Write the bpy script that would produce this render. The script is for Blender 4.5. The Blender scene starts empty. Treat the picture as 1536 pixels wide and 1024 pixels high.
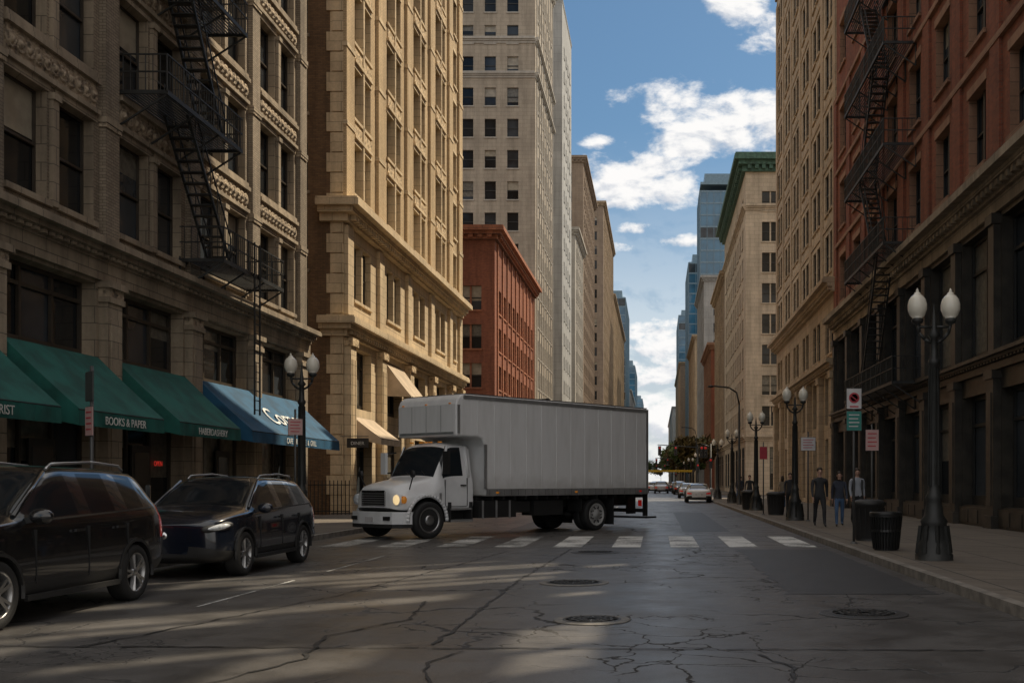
import bpy, math, random, bmesh
from mathutils import Vector, Matrix
random.seed(7)
R=random.random
scene=bpy.context.scene
COL=scene.collection

# ---------------------------------------------------------------- materials
def newmat(name):
    m=bpy.data.materials.new(name); m.use_nodes=True
    nt=m.node_tree; b=nt.nodes['Principled BSDF']; return m,nt,b
def N(nt,t,**k):
    n=nt.nodes.new(t)
    for a,v in k.items(): setattr(n,a,v)
    return n
def rgba(c): return (c[0],c[1],c[2],1)
def mixc(nt,fac,a,b,blend='MIX'):
    n=N(nt,'ShaderNodeMix',data_type='RGBA',blend_type=blend)
    for s,v in ((0,fac),(6,a),(7,b)):
        if isinstance(v,(int,float)): n.inputs[s].default_value=v
        elif isinstance(v,tuple): n.inputs[s].default_value=v
        else: nt.links.new(v,n.inputs[s])
    return n.outputs[2]
def mth(nt,op,a,b=None,c=None,clamp=False):
    n=N(nt,'ShaderNodeMath',operation=op,use_clamp=clamp)
    for i,v in enumerate((a,b,c)):
        if v is None: continue
        if isinstance(v,(int,float)): n.inputs[i].default_value=v
        else: nt.links.new(v,n.inputs[i])
    return n.outputs[0]
def noise(nt,vec,scale,detail=4,rough=.55,dist=0):
    n=N(nt,'ShaderNodeTexNoise'); n.inputs['Scale'].default_value=scale
    n.inputs['Detail'].default_value=detail; n.inputs['Roughness'].default_value=rough
    n.inputs['Distortion'].default_value=dist
    if vec is not None: nt.links.new(vec,n.inputs['Vector'])
    return n.outputs['Fac']
def ramp(nt,v,a,b,lo=0.,hi=1.):
    n=N(nt,'ShaderNodeMapRange',interpolation_type='SMOOTHSTEP')
    nt.links.new(v,n.inputs[0]); n.inputs[1].default_value=a; n.inputs[2].default_value=b
    n.inputs[3].default_value=lo; n.inputs[4].default_value=hi
    return n.outputs[0]
def bump(nt,h,strength,dist,b):
    n=N(nt,'ShaderNodeBump'); n.inputs['Strength'].default_value=strength; n.inputs['Distance'].default_value=dist
    nt.links.new(h,n.inputs['Height']); nt.links.new(n.outputs[0],b.inputs['Normal'])
def mat(name,col,rough=.6,metal=0.,var=.15,vs=2.,bmp=0.,bs=30.,coat=0.,emit=None,es=0.,spec=.5):
    m,nt,b=newmat(name)
    tc=N(nt,'ShaderNodeTexCoord').outputs['Object']
    n=noise(nt,tc,vs,3)
    f=ramp(nt,n,.3,.7)
    c=mixc(nt,f,rgba([x*(1-var) for x in col]),rgba([min(1,x*(1+var)) for x in col]))
    nt.links.new(c,b.inputs['Base Color'])
    b.inputs['Roughness'].default_value=rough; b.inputs['Metallic'].default_value=metal
    b.inputs['Specular IOR Level'].default_value=spec
    if coat: b.inputs['Coat Weight'].default_value=coat; b.inputs['Coat Roughness'].default_value=.03
    if bmp: bump(nt,noise(nt,tc,bs,2),bmp,.01,b)
    if emit: b.inputs['Emission Color'].default_value=rgba(emit); b.inputs['Emission Strength'].default_value=es
    return m
def wallcoords(nt):
    tc=N(nt,'ShaderNodeTexCoord').outputs['Object']
    s=N(nt,'ShaderNodeSeparateXYZ'); nt.links.new(tc,s.inputs[0])
    u=mth(nt,'ADD',s.outputs[0],s.outputs[1])
    c=N(nt,'ShaderNodeCombineXYZ'); nt.links.new(u,c.inputs[0]); nt.links.new(s.outputs[2],c.inputs[1])
    return tc,c.outputs[0],u,s.outputs[2]
def brick(name,c1,c2,mortar,bw=.23,bh=.078,ms=.009,rough=.85,stain=.5,bstr=.5):
    m,nt,b=newmat(name)
    tc,uv,u,z=wallcoords(nt)
    t=N(nt,'ShaderNodeTexBrick'); nt.links.new(uv,t.inputs['Vector'])
    t.inputs['Color1'].default_value=rgba(c1); t.inputs['Color2'].default_value=rgba(c2)
    t.inputs['Mortar'].default_value=rgba(mortar); t.inputs['Scale'].default_value=1
    t.inputs['Mortar Size'].default_value=ms; t.inputs['Brick Width'].default_value=bw; t.inputs['Row Height'].default_value=bh
    t.inputs['Mortar Smooth'].default_value=.3
    mp=N(nt,'ShaderNodeMapping'); nt.links.new(uv,mp.inputs[0]); mp.inputs['Scale'].default_value=(1.6,.16,1)
    st=ramp(nt,noise(nt,mp.outputs[0],1.,4,.6),.35,.7)
    big=ramp(nt,noise(nt,tc,.25,4,.6),.3,.7)
    fine=noise(nt,tc,9,3,.7)
    v=mth(nt,'MULTIPLY_ADD',st,-stain*.5,1.05)
    v=mth(nt,'MULTIPLY',v,mth(nt,'MULTIPLY_ADD',big,-stain*.35,1.1))
    v=mth(nt,'MULTIPLY',v,mth(nt,'MULTIPLY_ADD',fine,.5,.75))
    cc=N(nt,'ShaderNodeCombineColor')
    for i in range(3): nt.links.new(v,cc.inputs[i])
    nt.links.new(mixc(nt,1.,t.outputs['Color'],cc.outputs[0],'MULTIPLY'),b.inputs['Base Color'])
    b.inputs['Roughness'].default_value=rough
    h=mth(nt,'SUBTRACT',mth(nt,'MULTIPLY',fine,.5),t.outputs['Fac'])
    bump(nt,h,bstr,.008,b)
    return m
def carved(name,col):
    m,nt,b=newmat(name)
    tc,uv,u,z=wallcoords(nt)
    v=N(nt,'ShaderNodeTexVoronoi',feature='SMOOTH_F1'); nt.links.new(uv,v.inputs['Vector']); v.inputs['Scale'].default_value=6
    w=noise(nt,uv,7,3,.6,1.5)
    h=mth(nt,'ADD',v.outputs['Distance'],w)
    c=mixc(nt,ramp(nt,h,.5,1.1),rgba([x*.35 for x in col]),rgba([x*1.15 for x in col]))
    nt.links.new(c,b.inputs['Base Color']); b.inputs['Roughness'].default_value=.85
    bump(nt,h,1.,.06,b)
    return m

GL=mat('window_glass',(.012,.015,.018),.08,var=.5,vs=.3,spec=.4)
GL2=mat('window_glass_grey',(.035,.042,.05),.10,var=.5,vs=.4,spec=.5)
BL=mat('window_blind',(.34,.30,.23),.45,coat=.6,var=.2)
BL2=mat('window_curtain',(.14,.13,.105),.5,coat=.6,var=.3,vs=6)
FRD=mat('frame_dark',(.025,.024,.022),.45)
FRB=mat('frame_bronze',(.05,.04,.03),.45)
STONE_L1=brick('weathered_beige_brick',(.35,.285,.21),(.275,.22,.16),(.14,.115,.085),stain=.85)
TRIM_L1=brick('weathered_limestone',(.40,.325,.235),(.335,.27,.195),(.14,.115,.085),bw=.9,bh=.42,ms=.012,stain=.9)
CARV=carved('carved_stone',(.40,.32,.23))
BUFF=brick('buff_brick',(.62,.46,.265),(.53,.39,.22),(.30,.22,.14),stain=.5)
BUFFT=brick('buff_stone',(.68,.54,.35),(.60,.47,.305),(.33,.26,.17),bw=1.1,bh=.45,ms=.014,stain=.5)
CARVB=carved('carved_terracotta',(.62,.47,.29))
BROWN=brick('brown_side_brick',(.23,.135,.065),(.16,.095,.048),(.12,.085,.055),stain=.7)
RED=brick('red_brick',(.30,.082,.040),(.20,.056,.030),(.17,.11,.075),stain=.65)
REDT=brick('brownstone_trim',(.34,.19,.12),(.29,.16,.10),(.13,.08,.055),bw=.9,bh=.4,ms=.012)
ORANGE=brick('orange_brick',(.38,.125,.062),(.27,.085,.045),(.20,.11,.075),stain=.7)
ORT=brick('terracotta_trim',(.42,.17,.09),(.36,.14,.075),(.2,.1,.07),bw=.8,bh=.4,ms=.02,stain=.6)
TAN=brick('tan_stone',(.48,.37,.25),(.42,.32,.215),(.24,.185,.13),bw=1.,bh=.45,ms=.012,stain=.6)
TAN2=brick('tower_stone',(.42,.36,.285),(.37,.315,.25),(.22,.2,.16),bw=1.,bh=.45,ms=.012,stain=.5)
GREY=brick('grey_concrete',(.40,.40,.39),(.36,.36,.35),(.24,.24,.24),bw=2.4,bh=1.2,ms=.02,stain=.5)
BRN2=brick('brown_stone_far',(.30,.23,.17),(.26,.195,.145),(.16,.13,.1),bw=1.,bh=.45,stain=.4)  # far brown stone, distance haze put into a paler colour
PALE=brick('pale_stone_far',(.46,.43,.38),(.42,.39,.345),(.3,.28,.25),bw=1.,bh=.45,stain=.4)  # far stone, also paled in colour to stand in for haze
IVORY=brick('ivory_stone',(.56,.465,.35),(.50,.415,.31),(.3,.25,.2),bw=1.,bh=.45,ms=.014,stain=.55)
IRON=mat('painted_iron',(.022,.023,.022),.5,var=.4,bmp=.3,bs=15)
IRONG=mat('storefront_iron',(.042,.036,.028),.45,var=.4,bmp=.2,bs=12)
COPPER=mat('green_copper',(.06,.13,.095),.65,var=.35,vs=3)
ROOF=mat('roof_gravel',(.12,.11,.10),.9)
BLUEG=mat('curtain_glass_blue',(.04,.14,.24),.08,var=.35,vs=.12,spec=.9)
BLUEM=mat('curtain_mullion',(.18,.27,.34),.4)
BLACKP=mat('black_plastic',(.02,.02,.02),.55)
RUB=mat('tyre_rubber',(.018,.018,.018),.75,bmp=.4,bs=60)
ALU=mat('alloy_wheel',(.42,.42,.42),.32,metal=.9,var=.1)
CHR=mat('chrome',(.7,.7,.7),.12,metal=1.,var=.05)
RLIGHT=mat('red_lens',(.5,.01,.01),.15,coat=1.,emit=(1,.03,.02),es=.12)
HLIGHT=mat('clear_lens',(.55,.58,.6),.08,coat=1.,var=.3,vs=14)
HWARM=mat('lit_headlight',(.8,.7,.5),.1,coat=1.,emit=(1,.72,.35),es=.8)
AMBER=mat('amber_lens',(.6,.2,.02),.2,emit=(1,.4,.05),es=.12)
WHITEP=mat('truck_white_paint',(.78,.79,.80),.32,coat=.6,var=.05)
GLOBE=mat('lamp_globe',(.74,.70,.60),.25,var=.06,coat=.5)
SKIN=mat('skin',(.45,.27,.2),.55)

def boxmat():
    m,nt,b=newmat('truck_box_panel')
    tc=N(nt,'ShaderNodeTexCoord').outputs['Object']
    mp=N(nt,'ShaderNodeMapping'); nt.links.new(tc,mp.inputs[0]); mp.inputs['Scale'].default_value=(2.2,2.2,.3)
    st=ramp(nt,noise(nt,mp.outputs[0],1.5,5,.65),.4,.8)
    c=mixc(nt,st,(.80,.80,.80,1),(.68,.68,.67,1))
    s=N(nt,'ShaderNodeSeparateXYZ'); nt.links.new(tc,s.inputs[0])
    low=ramp(nt,mth(nt,'ADD',s.outputs[2],mth(nt,'MULTIPLY',noise(nt,tc,2.5,5),.8)),1.5,2.2,.6,0)
    c=mixc(nt,low,c,(.42,.40,.37,1))
    nt.links.new(c,b.inputs['Base Color']); b.inputs['Roughness'].default_value=.38
    bump(nt,noise(nt,tc,1.6,2),.25,.03,b)
    return m
WHITEB=boxmat()

def asphalt():
    m,nt,b=newmat('asphalt')
    tc=N(nt,'ShaderNodeTexCoord').outputs['Object']
    grain=noise(nt,tc,55,2,.8)
    mid=noise(nt,tc,1.3,5,.65)
    big=noise(nt,tc,.22,3,.6)
    mp=N(nt,'ShaderNodeMapping'); nt.links.new(tc,mp.inputs[0]); mp.inputs['Scale'].default_value=(1.1,.05,1)
    lanes=noise(nt,mp.outputs[0],1.,3,.6)
    v=mth(nt,'MULTIPLY',mth(nt,'MULTIPLY_ADD',grain,1.6,.2),mth(nt,'MULTIPLY_ADD',mid,1.4,.3))
    v=mth(nt,'MULTIPLY',v,mth(nt,'MULTIPLY_ADD',big,1.,.5))
    v=mth(nt,'MULTIPLY',v,mth(nt,'MULTIPLY_ADD',lanes,1.3,.35))
    v=mth(nt,'MULTIPLY',v,.074)
    nn=N(nt,'ShaderNodeTexNoise'); nt.links.new(tc,nn.inputs['Vector']); nn.inputs['Scale'].default_value=1.8; nn.inputs['Detail'].default_value=5
    ad=N(nt,'ShaderNodeVectorMath',operation='MULTIPLY_ADD'); nt.links.new(nn.outputs['Color'],ad.inputs[0]); ad.inputs[1].default_value=(.9,.9,0); nt.links.new(tc,ad.inputs[2])
    def crack(scale,w,mlo,mhi,ms,off):
        vo=N(nt,'ShaderNodeTexVoronoi',feature='DISTANCE_TO_EDGE'); nt.links.new(ad.outputs[0],vo.inputs['Vector']); vo.inputs['Scale'].default_value=scale
        l=ramp(nt,vo.outputs['Distance'],w*.3,w,1,0)
        mm=N(nt,'ShaderNodeMapping'); nt.links.new(tc,mm.inputs[0]); mm.inputs['Location'].default_value=off
        k=ramp(nt,noise(nt,mm.outputs[0],ms,2),mlo,mhi)
        return mth(nt,'MULTIPLY',l,k)
    c1=crack(.30,.009,.46,.54,.25,(3,0,0)); c2=crack(1.3,.020,.56,.62,.3,(11,5,0)); c3=crack(4.,.04,.60,.66,.45,(31,5,0))
    cr=mth(nt,'MAXIMUM',mth(nt,'MAXIMUM',c1,c2),c3)
    col=N(nt,'ShaderNodeCombineColor')
    nt.links.new(mth(nt,'MULTIPLY',v,1.06),col.inputs[0]); nt.links.new(v,col.inputs[1]); nt.links.new(mth(nt,'MULTIPLY',v,.95),col.inputs[2])
    c=mixc(nt,mth(nt,'MULTIPLY',cr,.85),col.outputs[0],(.006,.006,.006,1))
    nt.links.new(c,b.inputs['Base Color'])
    r=mth(nt,'ADD',mth(nt,'MULTIPLY_ADD',mid,.5,.14),mth(nt,'MULTIPLY',cr,.4)); nt.links.new(r,b.inputs['Roughness'])
    h=mth(nt,'SUBTRACT',mth(nt,'MULTIPLY',grain,.6),mth(nt,'MULTIPLY',cr,1.2))
    bump(nt,h,.45,.012,b)
    return m
ASPH=asphalt()
def patchmat(name,k,rough=.5):
    m,nt,b=newmat(name)
    tc=N(nt,'ShaderNodeTexCoord').outputs['Object']
    g=noise(nt,tc,55,2,.8); mid=noise(nt,tc,1.6,5,.65)
    v=mth(nt,'MULTIPLY',mth(nt,'MULTIPLY_ADD',g,1.2,.4),mth(nt,'MULTIPLY_ADD',mid,1.2,.4))
    v=mth(nt,'MULTIPLY',v,k)
    col=N(nt,'ShaderNodeCombineColor')
    for i in range(3): nt.links.new(v,col.inputs[i])
    nt.links.new(col.outputs[0],b.inputs['Base Color']); b.inputs['Roughness'].default_value=rough
    bump(nt,g,.5,.01,b); return m
PATCH=patchmat('asphalt_patch',.036,.45)
TAR=patchmat('tar_seal',.014,.55)
def paintmat(name,lo,hi):
    m,nt,b=newmat(name)
    tc=N(nt,'ShaderNodeTexCoord').outputs['Object']
    w=mth(nt,'ADD',mth(nt,'MULTIPLY',noise(nt,tc,16,6,.8),.5),mth(nt,'MULTIPLY',noise(nt,tc,.8,4,.6),.5))
    f=ramp(nt,w,lo,hi)
    nt.links.new(mixc(nt,f,(.72,.72,.69,1),(.085,.085,.08,1)),b.inputs['Base Color'])
    b.inputs['Roughness'].default_value=.55; return m
PAINT=paintmat('worn_road_paint',.46,.61); PAINT2=paintmat('very_worn_road_paint',.39,.56)
PAVE=brick('pavement_slabs',(.165,.14,.112),(.14,.118,.096),(.05,.045,.04),bw=1.5,bh=1.5,ms=.02,stain=.5)
def pavefix(m):
    nt=m.node_tree
    tc=[n for n in nt.nodes if n.type=='TEX_COORD'][0]
    t=[n for n in nt.nodes if n.type=='TEX_BRICK'][0]
    nt.links.new(tc.outputs['Object'],t.inputs['Vector']); t.offset=0
pavefix(PAVE)
KERB=mat('kerb_granite',(.20,.18,.155),.75,var=.3,vs=4,bmp=.4)
GROUND=mat('ground_dirt',(.11,.10,.085),.95,var=.3,vs=.05)

# ---------------------------------------------------------------- mesh builder
class MB:
    def __init__(s): s.v=[];s.f=[];s.mi=[];s.sm=[];s.mats=[];s.P=Vector((0,0,0));s.U=Vector((1,0,0));s.N=Vector((0,1,0))
    def frame(s,P,U,Nn): s.P=Vector(P);s.U=Vector(U);s.N=Vector(Nn)
    def m(s,mt):
        if mt not in s.mats: s.mats.append(mt)
        return s.mats.index(mt)
    def t(s,u,d,z): 
        p=s.P+s.U*u+s.N*d; return (p.x,p.y,p.z+z)
    def poly(s,pts,mt,smooth=False):
        b=len(s.v); s.v+= [s.t(*p) for p in pts]; s.f.append(tuple(range(b,b+len(pts)))); s.mi.append(s.m(mt)); s.sm.append(smooth)
    def box(s,u0,u1,d0,d1,z0,z1,mt):
        b=len(s.v)
        for z in (z0,z1):
            for (u,d) in ((u0,d0),(u1,d0),(u1,d1),(u0,d1)): s.v.append(s.t(u,d,z))
        i=s.m(mt)
        for q in ((3,2,1,0),(4,5,6,7),(0,1,5,4),(1,2,6,5),(2,3,7,6),(3,0,4,7)):
            s.f.append(tuple(b+k for k in q)); s.mi.append(i); s.sm.append(False)
    def bar(s,p,q,r,mt,n=4,r2=None):
        p=Vector(p);q=Vector(q);a=(q-p)
        if a.length<1e-6:return
        a.normalize(); x=a.orthogonal().normalized()
        if n==4 and abs(a.z)<.99:
            x=a.cross(Vector((0,0,1))).normalized()
        y=a.cross(x)
        if r2 is None:r2=r
        b=len(s.v);i=s.m(mt)
        for c,rr in ((p,r),(q,r2)):
            for k in range(n):
                an=2*math.pi*(k+.5)/n
                w=c+(x*math.cos(an)+y*math.sin(an))*rr*(1.414 if n==4 else 1); s.v.append(s.t(*w))
        for k in range(n):
            s.f.append((b+k,b+(k+1)%n,b+n+(k+1)%n,b+n+k)); s.mi.append(i); s.sm.append(n>4)
        s.f.append(tuple(b+k for k in range(n))[::-1]); s.mi.append(i); s.sm.append(False)
        s.f.append(tuple(b+n+k for k in range(n))); s.mi.append(i); s.sm.append(False)
    def lathe(s,c,prof,mt,n=16,axis='z',smooth=True):
        b=len(s.v);i=s.m(mt)
        for (r,h) in prof:
            for k in range(n):
                a=2*math.pi*k/n
                if axis=='z': p=(c[0]+r*math.cos(a),c[1]+r*math.sin(a),c[2]+h)
                elif axis=='y': p=(c[0]+r*math.cos(a),c[1]+h,c[2]+r*math.sin(a))
                else: p=(c[0]+h,c[1]+r*math.cos(a),c[2]+r*math.sin(a))
                s.v.append(s.t(*p))
        for j in range(len(prof)-1):
            for k in range(n):
                s.f.append((b+j*n+k,b+j*n+(k+1)%n,b+(j+1)*n+(k+1)%n,b+(j+1)*n+k)); s.mi.append(i); s.sm.append(smooth)
        for j in (0,len(prof)-1):
            if prof[j][0]>.001:
                s.f.append(tuple(b+j*n+k for k in range(n))); s.mi.append(i); s.sm.append(False)
    def ring(s,c,prof,mt,n=36,sgn=1):
        b=len(s.v);i=s.m(mt)
        for (r,h) in prof:
            for k in range(n):
                a=2*math.pi*k/n; s.v.append(s.t(c[0]+r*math.cos(a),c[1]+h*sgn,c[2]+r*math.sin(a)))
        for j in range(len(prof)-1):
            for k in range(n):
                s.f.append((b+j*n+k,b+j*n+(k+1)%n,b+(j+1)*n+(k+1)%n,b+(j+1)*n+k)); s.mi.append(i); s.sm.append(True)
    def ell(s,c,ax,mt,n=16,m=8):
        A=[Vector(a) for a in ax]; b=len(s.v); i=s.m(mt)
        for j in range(m+1):
            ph=-math.pi/2+math.pi*j/m
            for k in range(n):
                t=2*math.pi*k/n
                p=Vector(c)+A[0]*math.cos(ph)*math.cos(t)+A[1]*math.cos(ph)*math.sin(t)+A[2]*math.sin(ph); s.v.append(s.t(*p))
        for j in range(m):
            for k in range(n): s.f.append((b+j*n+k,b+j*n+(k+1)%n,b+(j+1)*n+(k+1)%n,b+(j+1)*n+k)); s.mi.append(i); s.sm.append(True)
    def build(s,name,parent=None,bevel=0,seg=2):
        me=bpy.data.meshes.new(name); me.from_pydata(s.v,[],s.f)
        for mt in s.mats: me.materials.append(mt)
        me.polygons.foreach_set('material_index',s.mi); me.polygons.foreach_set('use_smooth',s.sm); me.update()
        o=bpy.data.objects.new(name,me); COL.objects.link(o)
        if parent: o.parent=parent
        if bevel:
            md=o.modifiers.new('b','BEVEL'); md.width=bevel; md.segments=seg; md.limit_method='ANGLE'
        return o
def empty(name,loc=(0,0,0),rot=0):
    e=bpy.data.objects.new(name,None); COL.objects.link(e); e.location=loc; e.rotation_euler=(0,0,rot); return e
def text(body,size,mt,loc,rot,parent,name='lettering',ext=.004,align='CENTER',shear=0):
    c=bpy.data.curves.new(name,'FONT'); c.body=body; c.size=size; c.extrude=ext; c.align_x=align; c.shear=shear
    c.materials.append(mt); o=bpy.data.objects.new(name,c); COL.objects.link(o); o.location=loc; o.rotation_euler=rot
    if parent:o.parent=parent
    return o

# ---------------------------------------------------------------- facades
def window(mb,w,wall,depth,fr,trim,lod):
    u0,u1,z0,z1=w[:4]; st=w[4] if len(w)>4 else 'dh'
    D=-depth
    for q in (((u0,0,z0),(u0,D,z0),(u0,D,z1),(u0,0,z1)),((u1,0,z0),(u1,D,z0),(u1,D,z1),(u1,0,z1)),
              ((u0,0,z0),(u1,0,z0),(u1,D,z0),(u0,D,z0)),((u0,0,z1),(u1,0,z1),(u1,D,z1),(u0,D,z1))):
        mb.poly(q,trim)
    j=lambda:(R()-.5)*.012
    def pane(a,b,c,d,dd,mt):
        x=D+dd; mb.poly(((a,x+j(),c),(b,x+j(),c),(b,x+j(),d),(a,x+j(),d)),mt)
    g=GL if R()<.65 else GL2
    if st=='shop':
        n=max(1,round((u1-u0)/1.5)); f=.045
        for k in range(n):
            a=u0+(u1-u0)*k/n; b=u0+(u1-u0)*(k+1)/n
            r=R()
            if r<.22: zz=z0+(z1-z0)*(.35+.3*R()); pane(a,b,z0,zz,0,GL); pane(a,b,zz,z1,0,BL2)
            elif r<.34: pane(a,b,z0,z1,0,BL2)
            else: pane(a,b,z0,z1,0,GL if r<.75 else GL2)
        for k in range(n+1):
            c=u0+(u1-u0)*k/n; c=min(max(c,u0+f),u1-f); mb.box(c-f,c+f,D+.012,D+.09,z0,z1,fr)
        h=z1-z0; zt=z0+h*.74
        for a,b in ((z0,z0+.3*min(1,h/3)),(zt-.05,zt+.05),(z1-.1,z1)): mb.box(u0+.002,u1-.002,D+.015,D+.085,a,b,fr)
        return
    r=R(); zb=z1-(z1-z0)*(.25+.6*R())
    if r<.38:
        pane(u0,u1,z0,zb,0,g); pane(u0,u1,zb,z1,0,BL if R()<.6 else BL2)
    else: pane(u0,u1,z0,z1,0,g)
    zm=(z0+z1)/2; f=.05
    if lod>=2:
        mb.box(u0,u0+f,D+.01,D+.07,z0,z1,fr);mb.box(u1-f,u1,D+.01,D+.07,z0,z1,fr)
        mb.box(u0+f,u1-f,D+.012,D+.068,z0,z0+f*1.3,fr);mb.box(u0+f,u1-f,D+.012,D+.068,z1-f,z1,fr)
        mb.box(u0+f,u1-f,D+.012,D+.085,zm-.03,zm+.03,fr)
    else: mb.box(u0,u1,D+.012,D+.06,zm-.05,zm+.05,fr)
    if st=='pair': mb.box((u0+u1)/2-.08,(u0+u1)/2+.08,D+.01,D+.12,z0,z1,fr if lod>1 else trim)
def facade(mb,P,U,Nn,W,z0,z1,wins,wall,depth=.28,fr=FRD,trim=None,lod=2,sill=True,lintel=0):
    trim=trim or wall
    mb.frame(P,U,Nn)
    us=sorted({0,W}|{round(x,3) for w in wins for x in w[:2]}); zs=sorted({z0,z1}|{round(x,3) for w in wins for x in w[2:4]})
    cells=set()
    for w in wins:
        for i in range(len(us)-1):
            if us[i]>=w[0]-.002 and us[i+1]<=w[1]+.002:
                for k in range(len(zs)-1):
                    if zs[k]>=w[2]-.002 and zs[k+1]<=w[3]+.002: cells.add((i,k))
    for k in range(len(zs)-1):
        i=0
        while i<len(us)-1:
            if (i,k) in cells: i+=1; continue
            j=i
            while j<len(us)-1 and (j,k) not in cells: j+=1
            mb.poly(((us[i],0,zs[k]),(us[j],0,zs[k]),(us[j],0,zs[k+1]),(us[i],0,zs[k+1])),wall); i=j
    for w in wins:
        window(mb,w,wall,depth,fr,trim,lod)
        if sill and not (len(w)>4 and w[4]=='shop'):
            mb.box(w[0]-.08,w[1]+.08,0,.1,w[2]-.14,w[2]-.003,trim)
        if lintel: mb.box(w[0]-.1,w[1]+.1,0,.035,w[3]+.003,w[3]+lintel,trim)
def cornice(mb,u0,u1,z,h,p,mt,dent=0,ext0=0,ext1=0):
    mb.box(u0-ext0*.3,u1+ext1*.3,0,p*.3,z,z+h*.35,mt)
    mb.box(u0-ext0*.7,u1+ext1*.7,0,p*.65,z+h*.35,z+h*.6,mt)
    mb.box(u0-ext0,u1+ext1,0,p,z+h*.6,z+h*.9,mt)
    mb.box(u0-ext0*.93,u1+ext1*.93,0,p*.93,z+h*.9,z+h,mt)
    if dent:
        n=int((u1-u0)/dent)
        for i in range(n):
            a=u0+(i+.25)*dent; mb.box(a,a+dent*.5,p*.3,p*.58,z+h*.12,z+h*.35,mt)
def winrow(u0,u1,pitch,w,z0,z1,st='dh',off=None):
    n=max(1,int((u1-u0)/pitch+.01)); off=(u1-u0-n*pitch)/2 if off is None else off
    return [(u0+off+(i+.5)*pitch-w/2,u0+off+(i+.5)*pitch+w/2,z0,z1,st) for i in range(n)]

def simple(name,side,xf,y0,y1,depth,H,wall,trim,fh=3.6,pitch=3.2,ww=1.4,wh=1.9,base=7,st='dh',corn=(1.2,.8),cm=None,lod=1,piers=True,fpitch=None,fww=None,bands=(),foff=None,rec=.25,pw=.3):
    e=empty(name); mb=MB(); cm=cm or trim
    nx=-side; x1=xf+side*depth
    wins=[]
    nf=int((H-base-1.5)/fh)
    L=y1-y0
    for k in range(nf): wins+=winrow(.6,L-.6,pitch,ww,base+.8+k*fh,base+.8+k*fh+wh,st)
    wins+=winrow(.6,L-.6,pitch*1.4 if L>12 else L-1.3,pitch*1.0 if L>12 else L-2.4,.6,base-1.6,'shop')
    facade(mb,(xf,y0,0),(0,1,0),(nx,0,0),L,0,H,wins,wall,rec,FRD,trim,lod)
    if piers:
        n=max(1,int((L-1.2)/pitch+.01)); off=(L-1.2-n*pitch)/2+.6
        for i in range(n+1): mb.box(off+i*pitch-pw,off+i*pitch+pw,0,.12,base,H-corn[0]-.1,trim)
    for z in [base-.9]+list(bands): cornice(mb,0,L,z,.7,.4,trim)
    cornice(mb,0,L,H-corn[0],corn[0],corn[1],cm,dent=.8,ext0=corn[1],ext1=0)
    fp=fpitch or pitch; fw=fww or ww
    wins=[]
    for k in range(nf): wins+=winrow(.6,depth-.6,fp,fw,base+.8+k*fh,base+.8+k*fh+wh,st,foff)
    wins+=winrow(.6,depth-.6,fp*1.3,fp,.6,base-1.6,'shop')
    if side>0: facade(mb,(xf,y0,0),(1,0,0),(0,-1,0),depth,0,H,wins,wall,.25,FRD,trim,lod)
    else: facade(mb,(xf,y0,0),(-1,0,0),(0,-1,0),depth,0,H,wins,wall,.25,FRD,trim,lod)
    for z in [base-.9]+list(bands): cornice(mb,0,depth,z,.7,.4,trim)
    cornice(mb,0,depth,H-corn[0],corn[0],corn[1],cm,dent=.8)
    mb.frame((0,0,0),(1,0,0),(0,1,0))
    mb.poly(((xf,y1,0),(x1,y1,0),(x1,y1,H),(xf,y1,H)),wall)
    mb.poly(((x1,y0,0),(x1,y1,0),(x1,y1,H),(x1,y0,H)),wall)
    mb.poly(((xf,y0,H),(xf,y1,H),(x1,y1,H),(x1,y0,H)),ROOF)
    xa=xf+side*depth*.4; mb.box(min(xa,xa+side*depth*.3),max(xa,xa+side*depth*.3),y0+L*.3,y0+L*.6,H+.01,H+3,wall)
    mb.build('walls_and_windows',e); return e
def glasstower(name,x0,x1,y0,y1,H,fh=3.8,step=1.6):
    e=empty(name); mb=MB()
    for (P,U,Nn,W) in (((x0,y0,0),(1,0,0),(0,-1,0),x1-x0),((x0,y0,0),(0,1,0),(-1,0,0),y1-y0),((x1,y0,0),(0,1,0),(1,0,0),y1-y0),((x0,y1,0),(1,0,0),(0,1,0),x1-x0)):
        mb.frame(P,U,Nn)
        n=max(1,int(W/step)); nf=int(H/fh)
        for k in range(nf):
            z=k*fh; g=GL2 if k%11==10 else BLUEG
            for i in range(n):
                a=i*W/n; b=a+W/n; jj=lambda:(R()-.5)*.03
                mb.poly(((a,jj(),z),(b,jj(),z),(b,jj(),z+fh),(a,jj(),z+fh)),g)
            mb.box(0,W,.02,.12,z+fh-.5,z+fh,BLUEM)
        for i in range(n+1): mb.box(i*W/n-.07,i*W/n+.07,.02,.22,0,nf*fh,BLUEM)
    mb.frame((0,0,0),(1,0,0),(0,1,0)); mb.box(x0+.1,x1-.1,y0+.1,y1-.1,H-1,H-.2,BLUEM)
    mb.box(x0+1.5,x1-1.5,y0+2,y1-2,H-.19,H+3,BLUEM)
    mb.build('curtain_wall',e); return e

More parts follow.
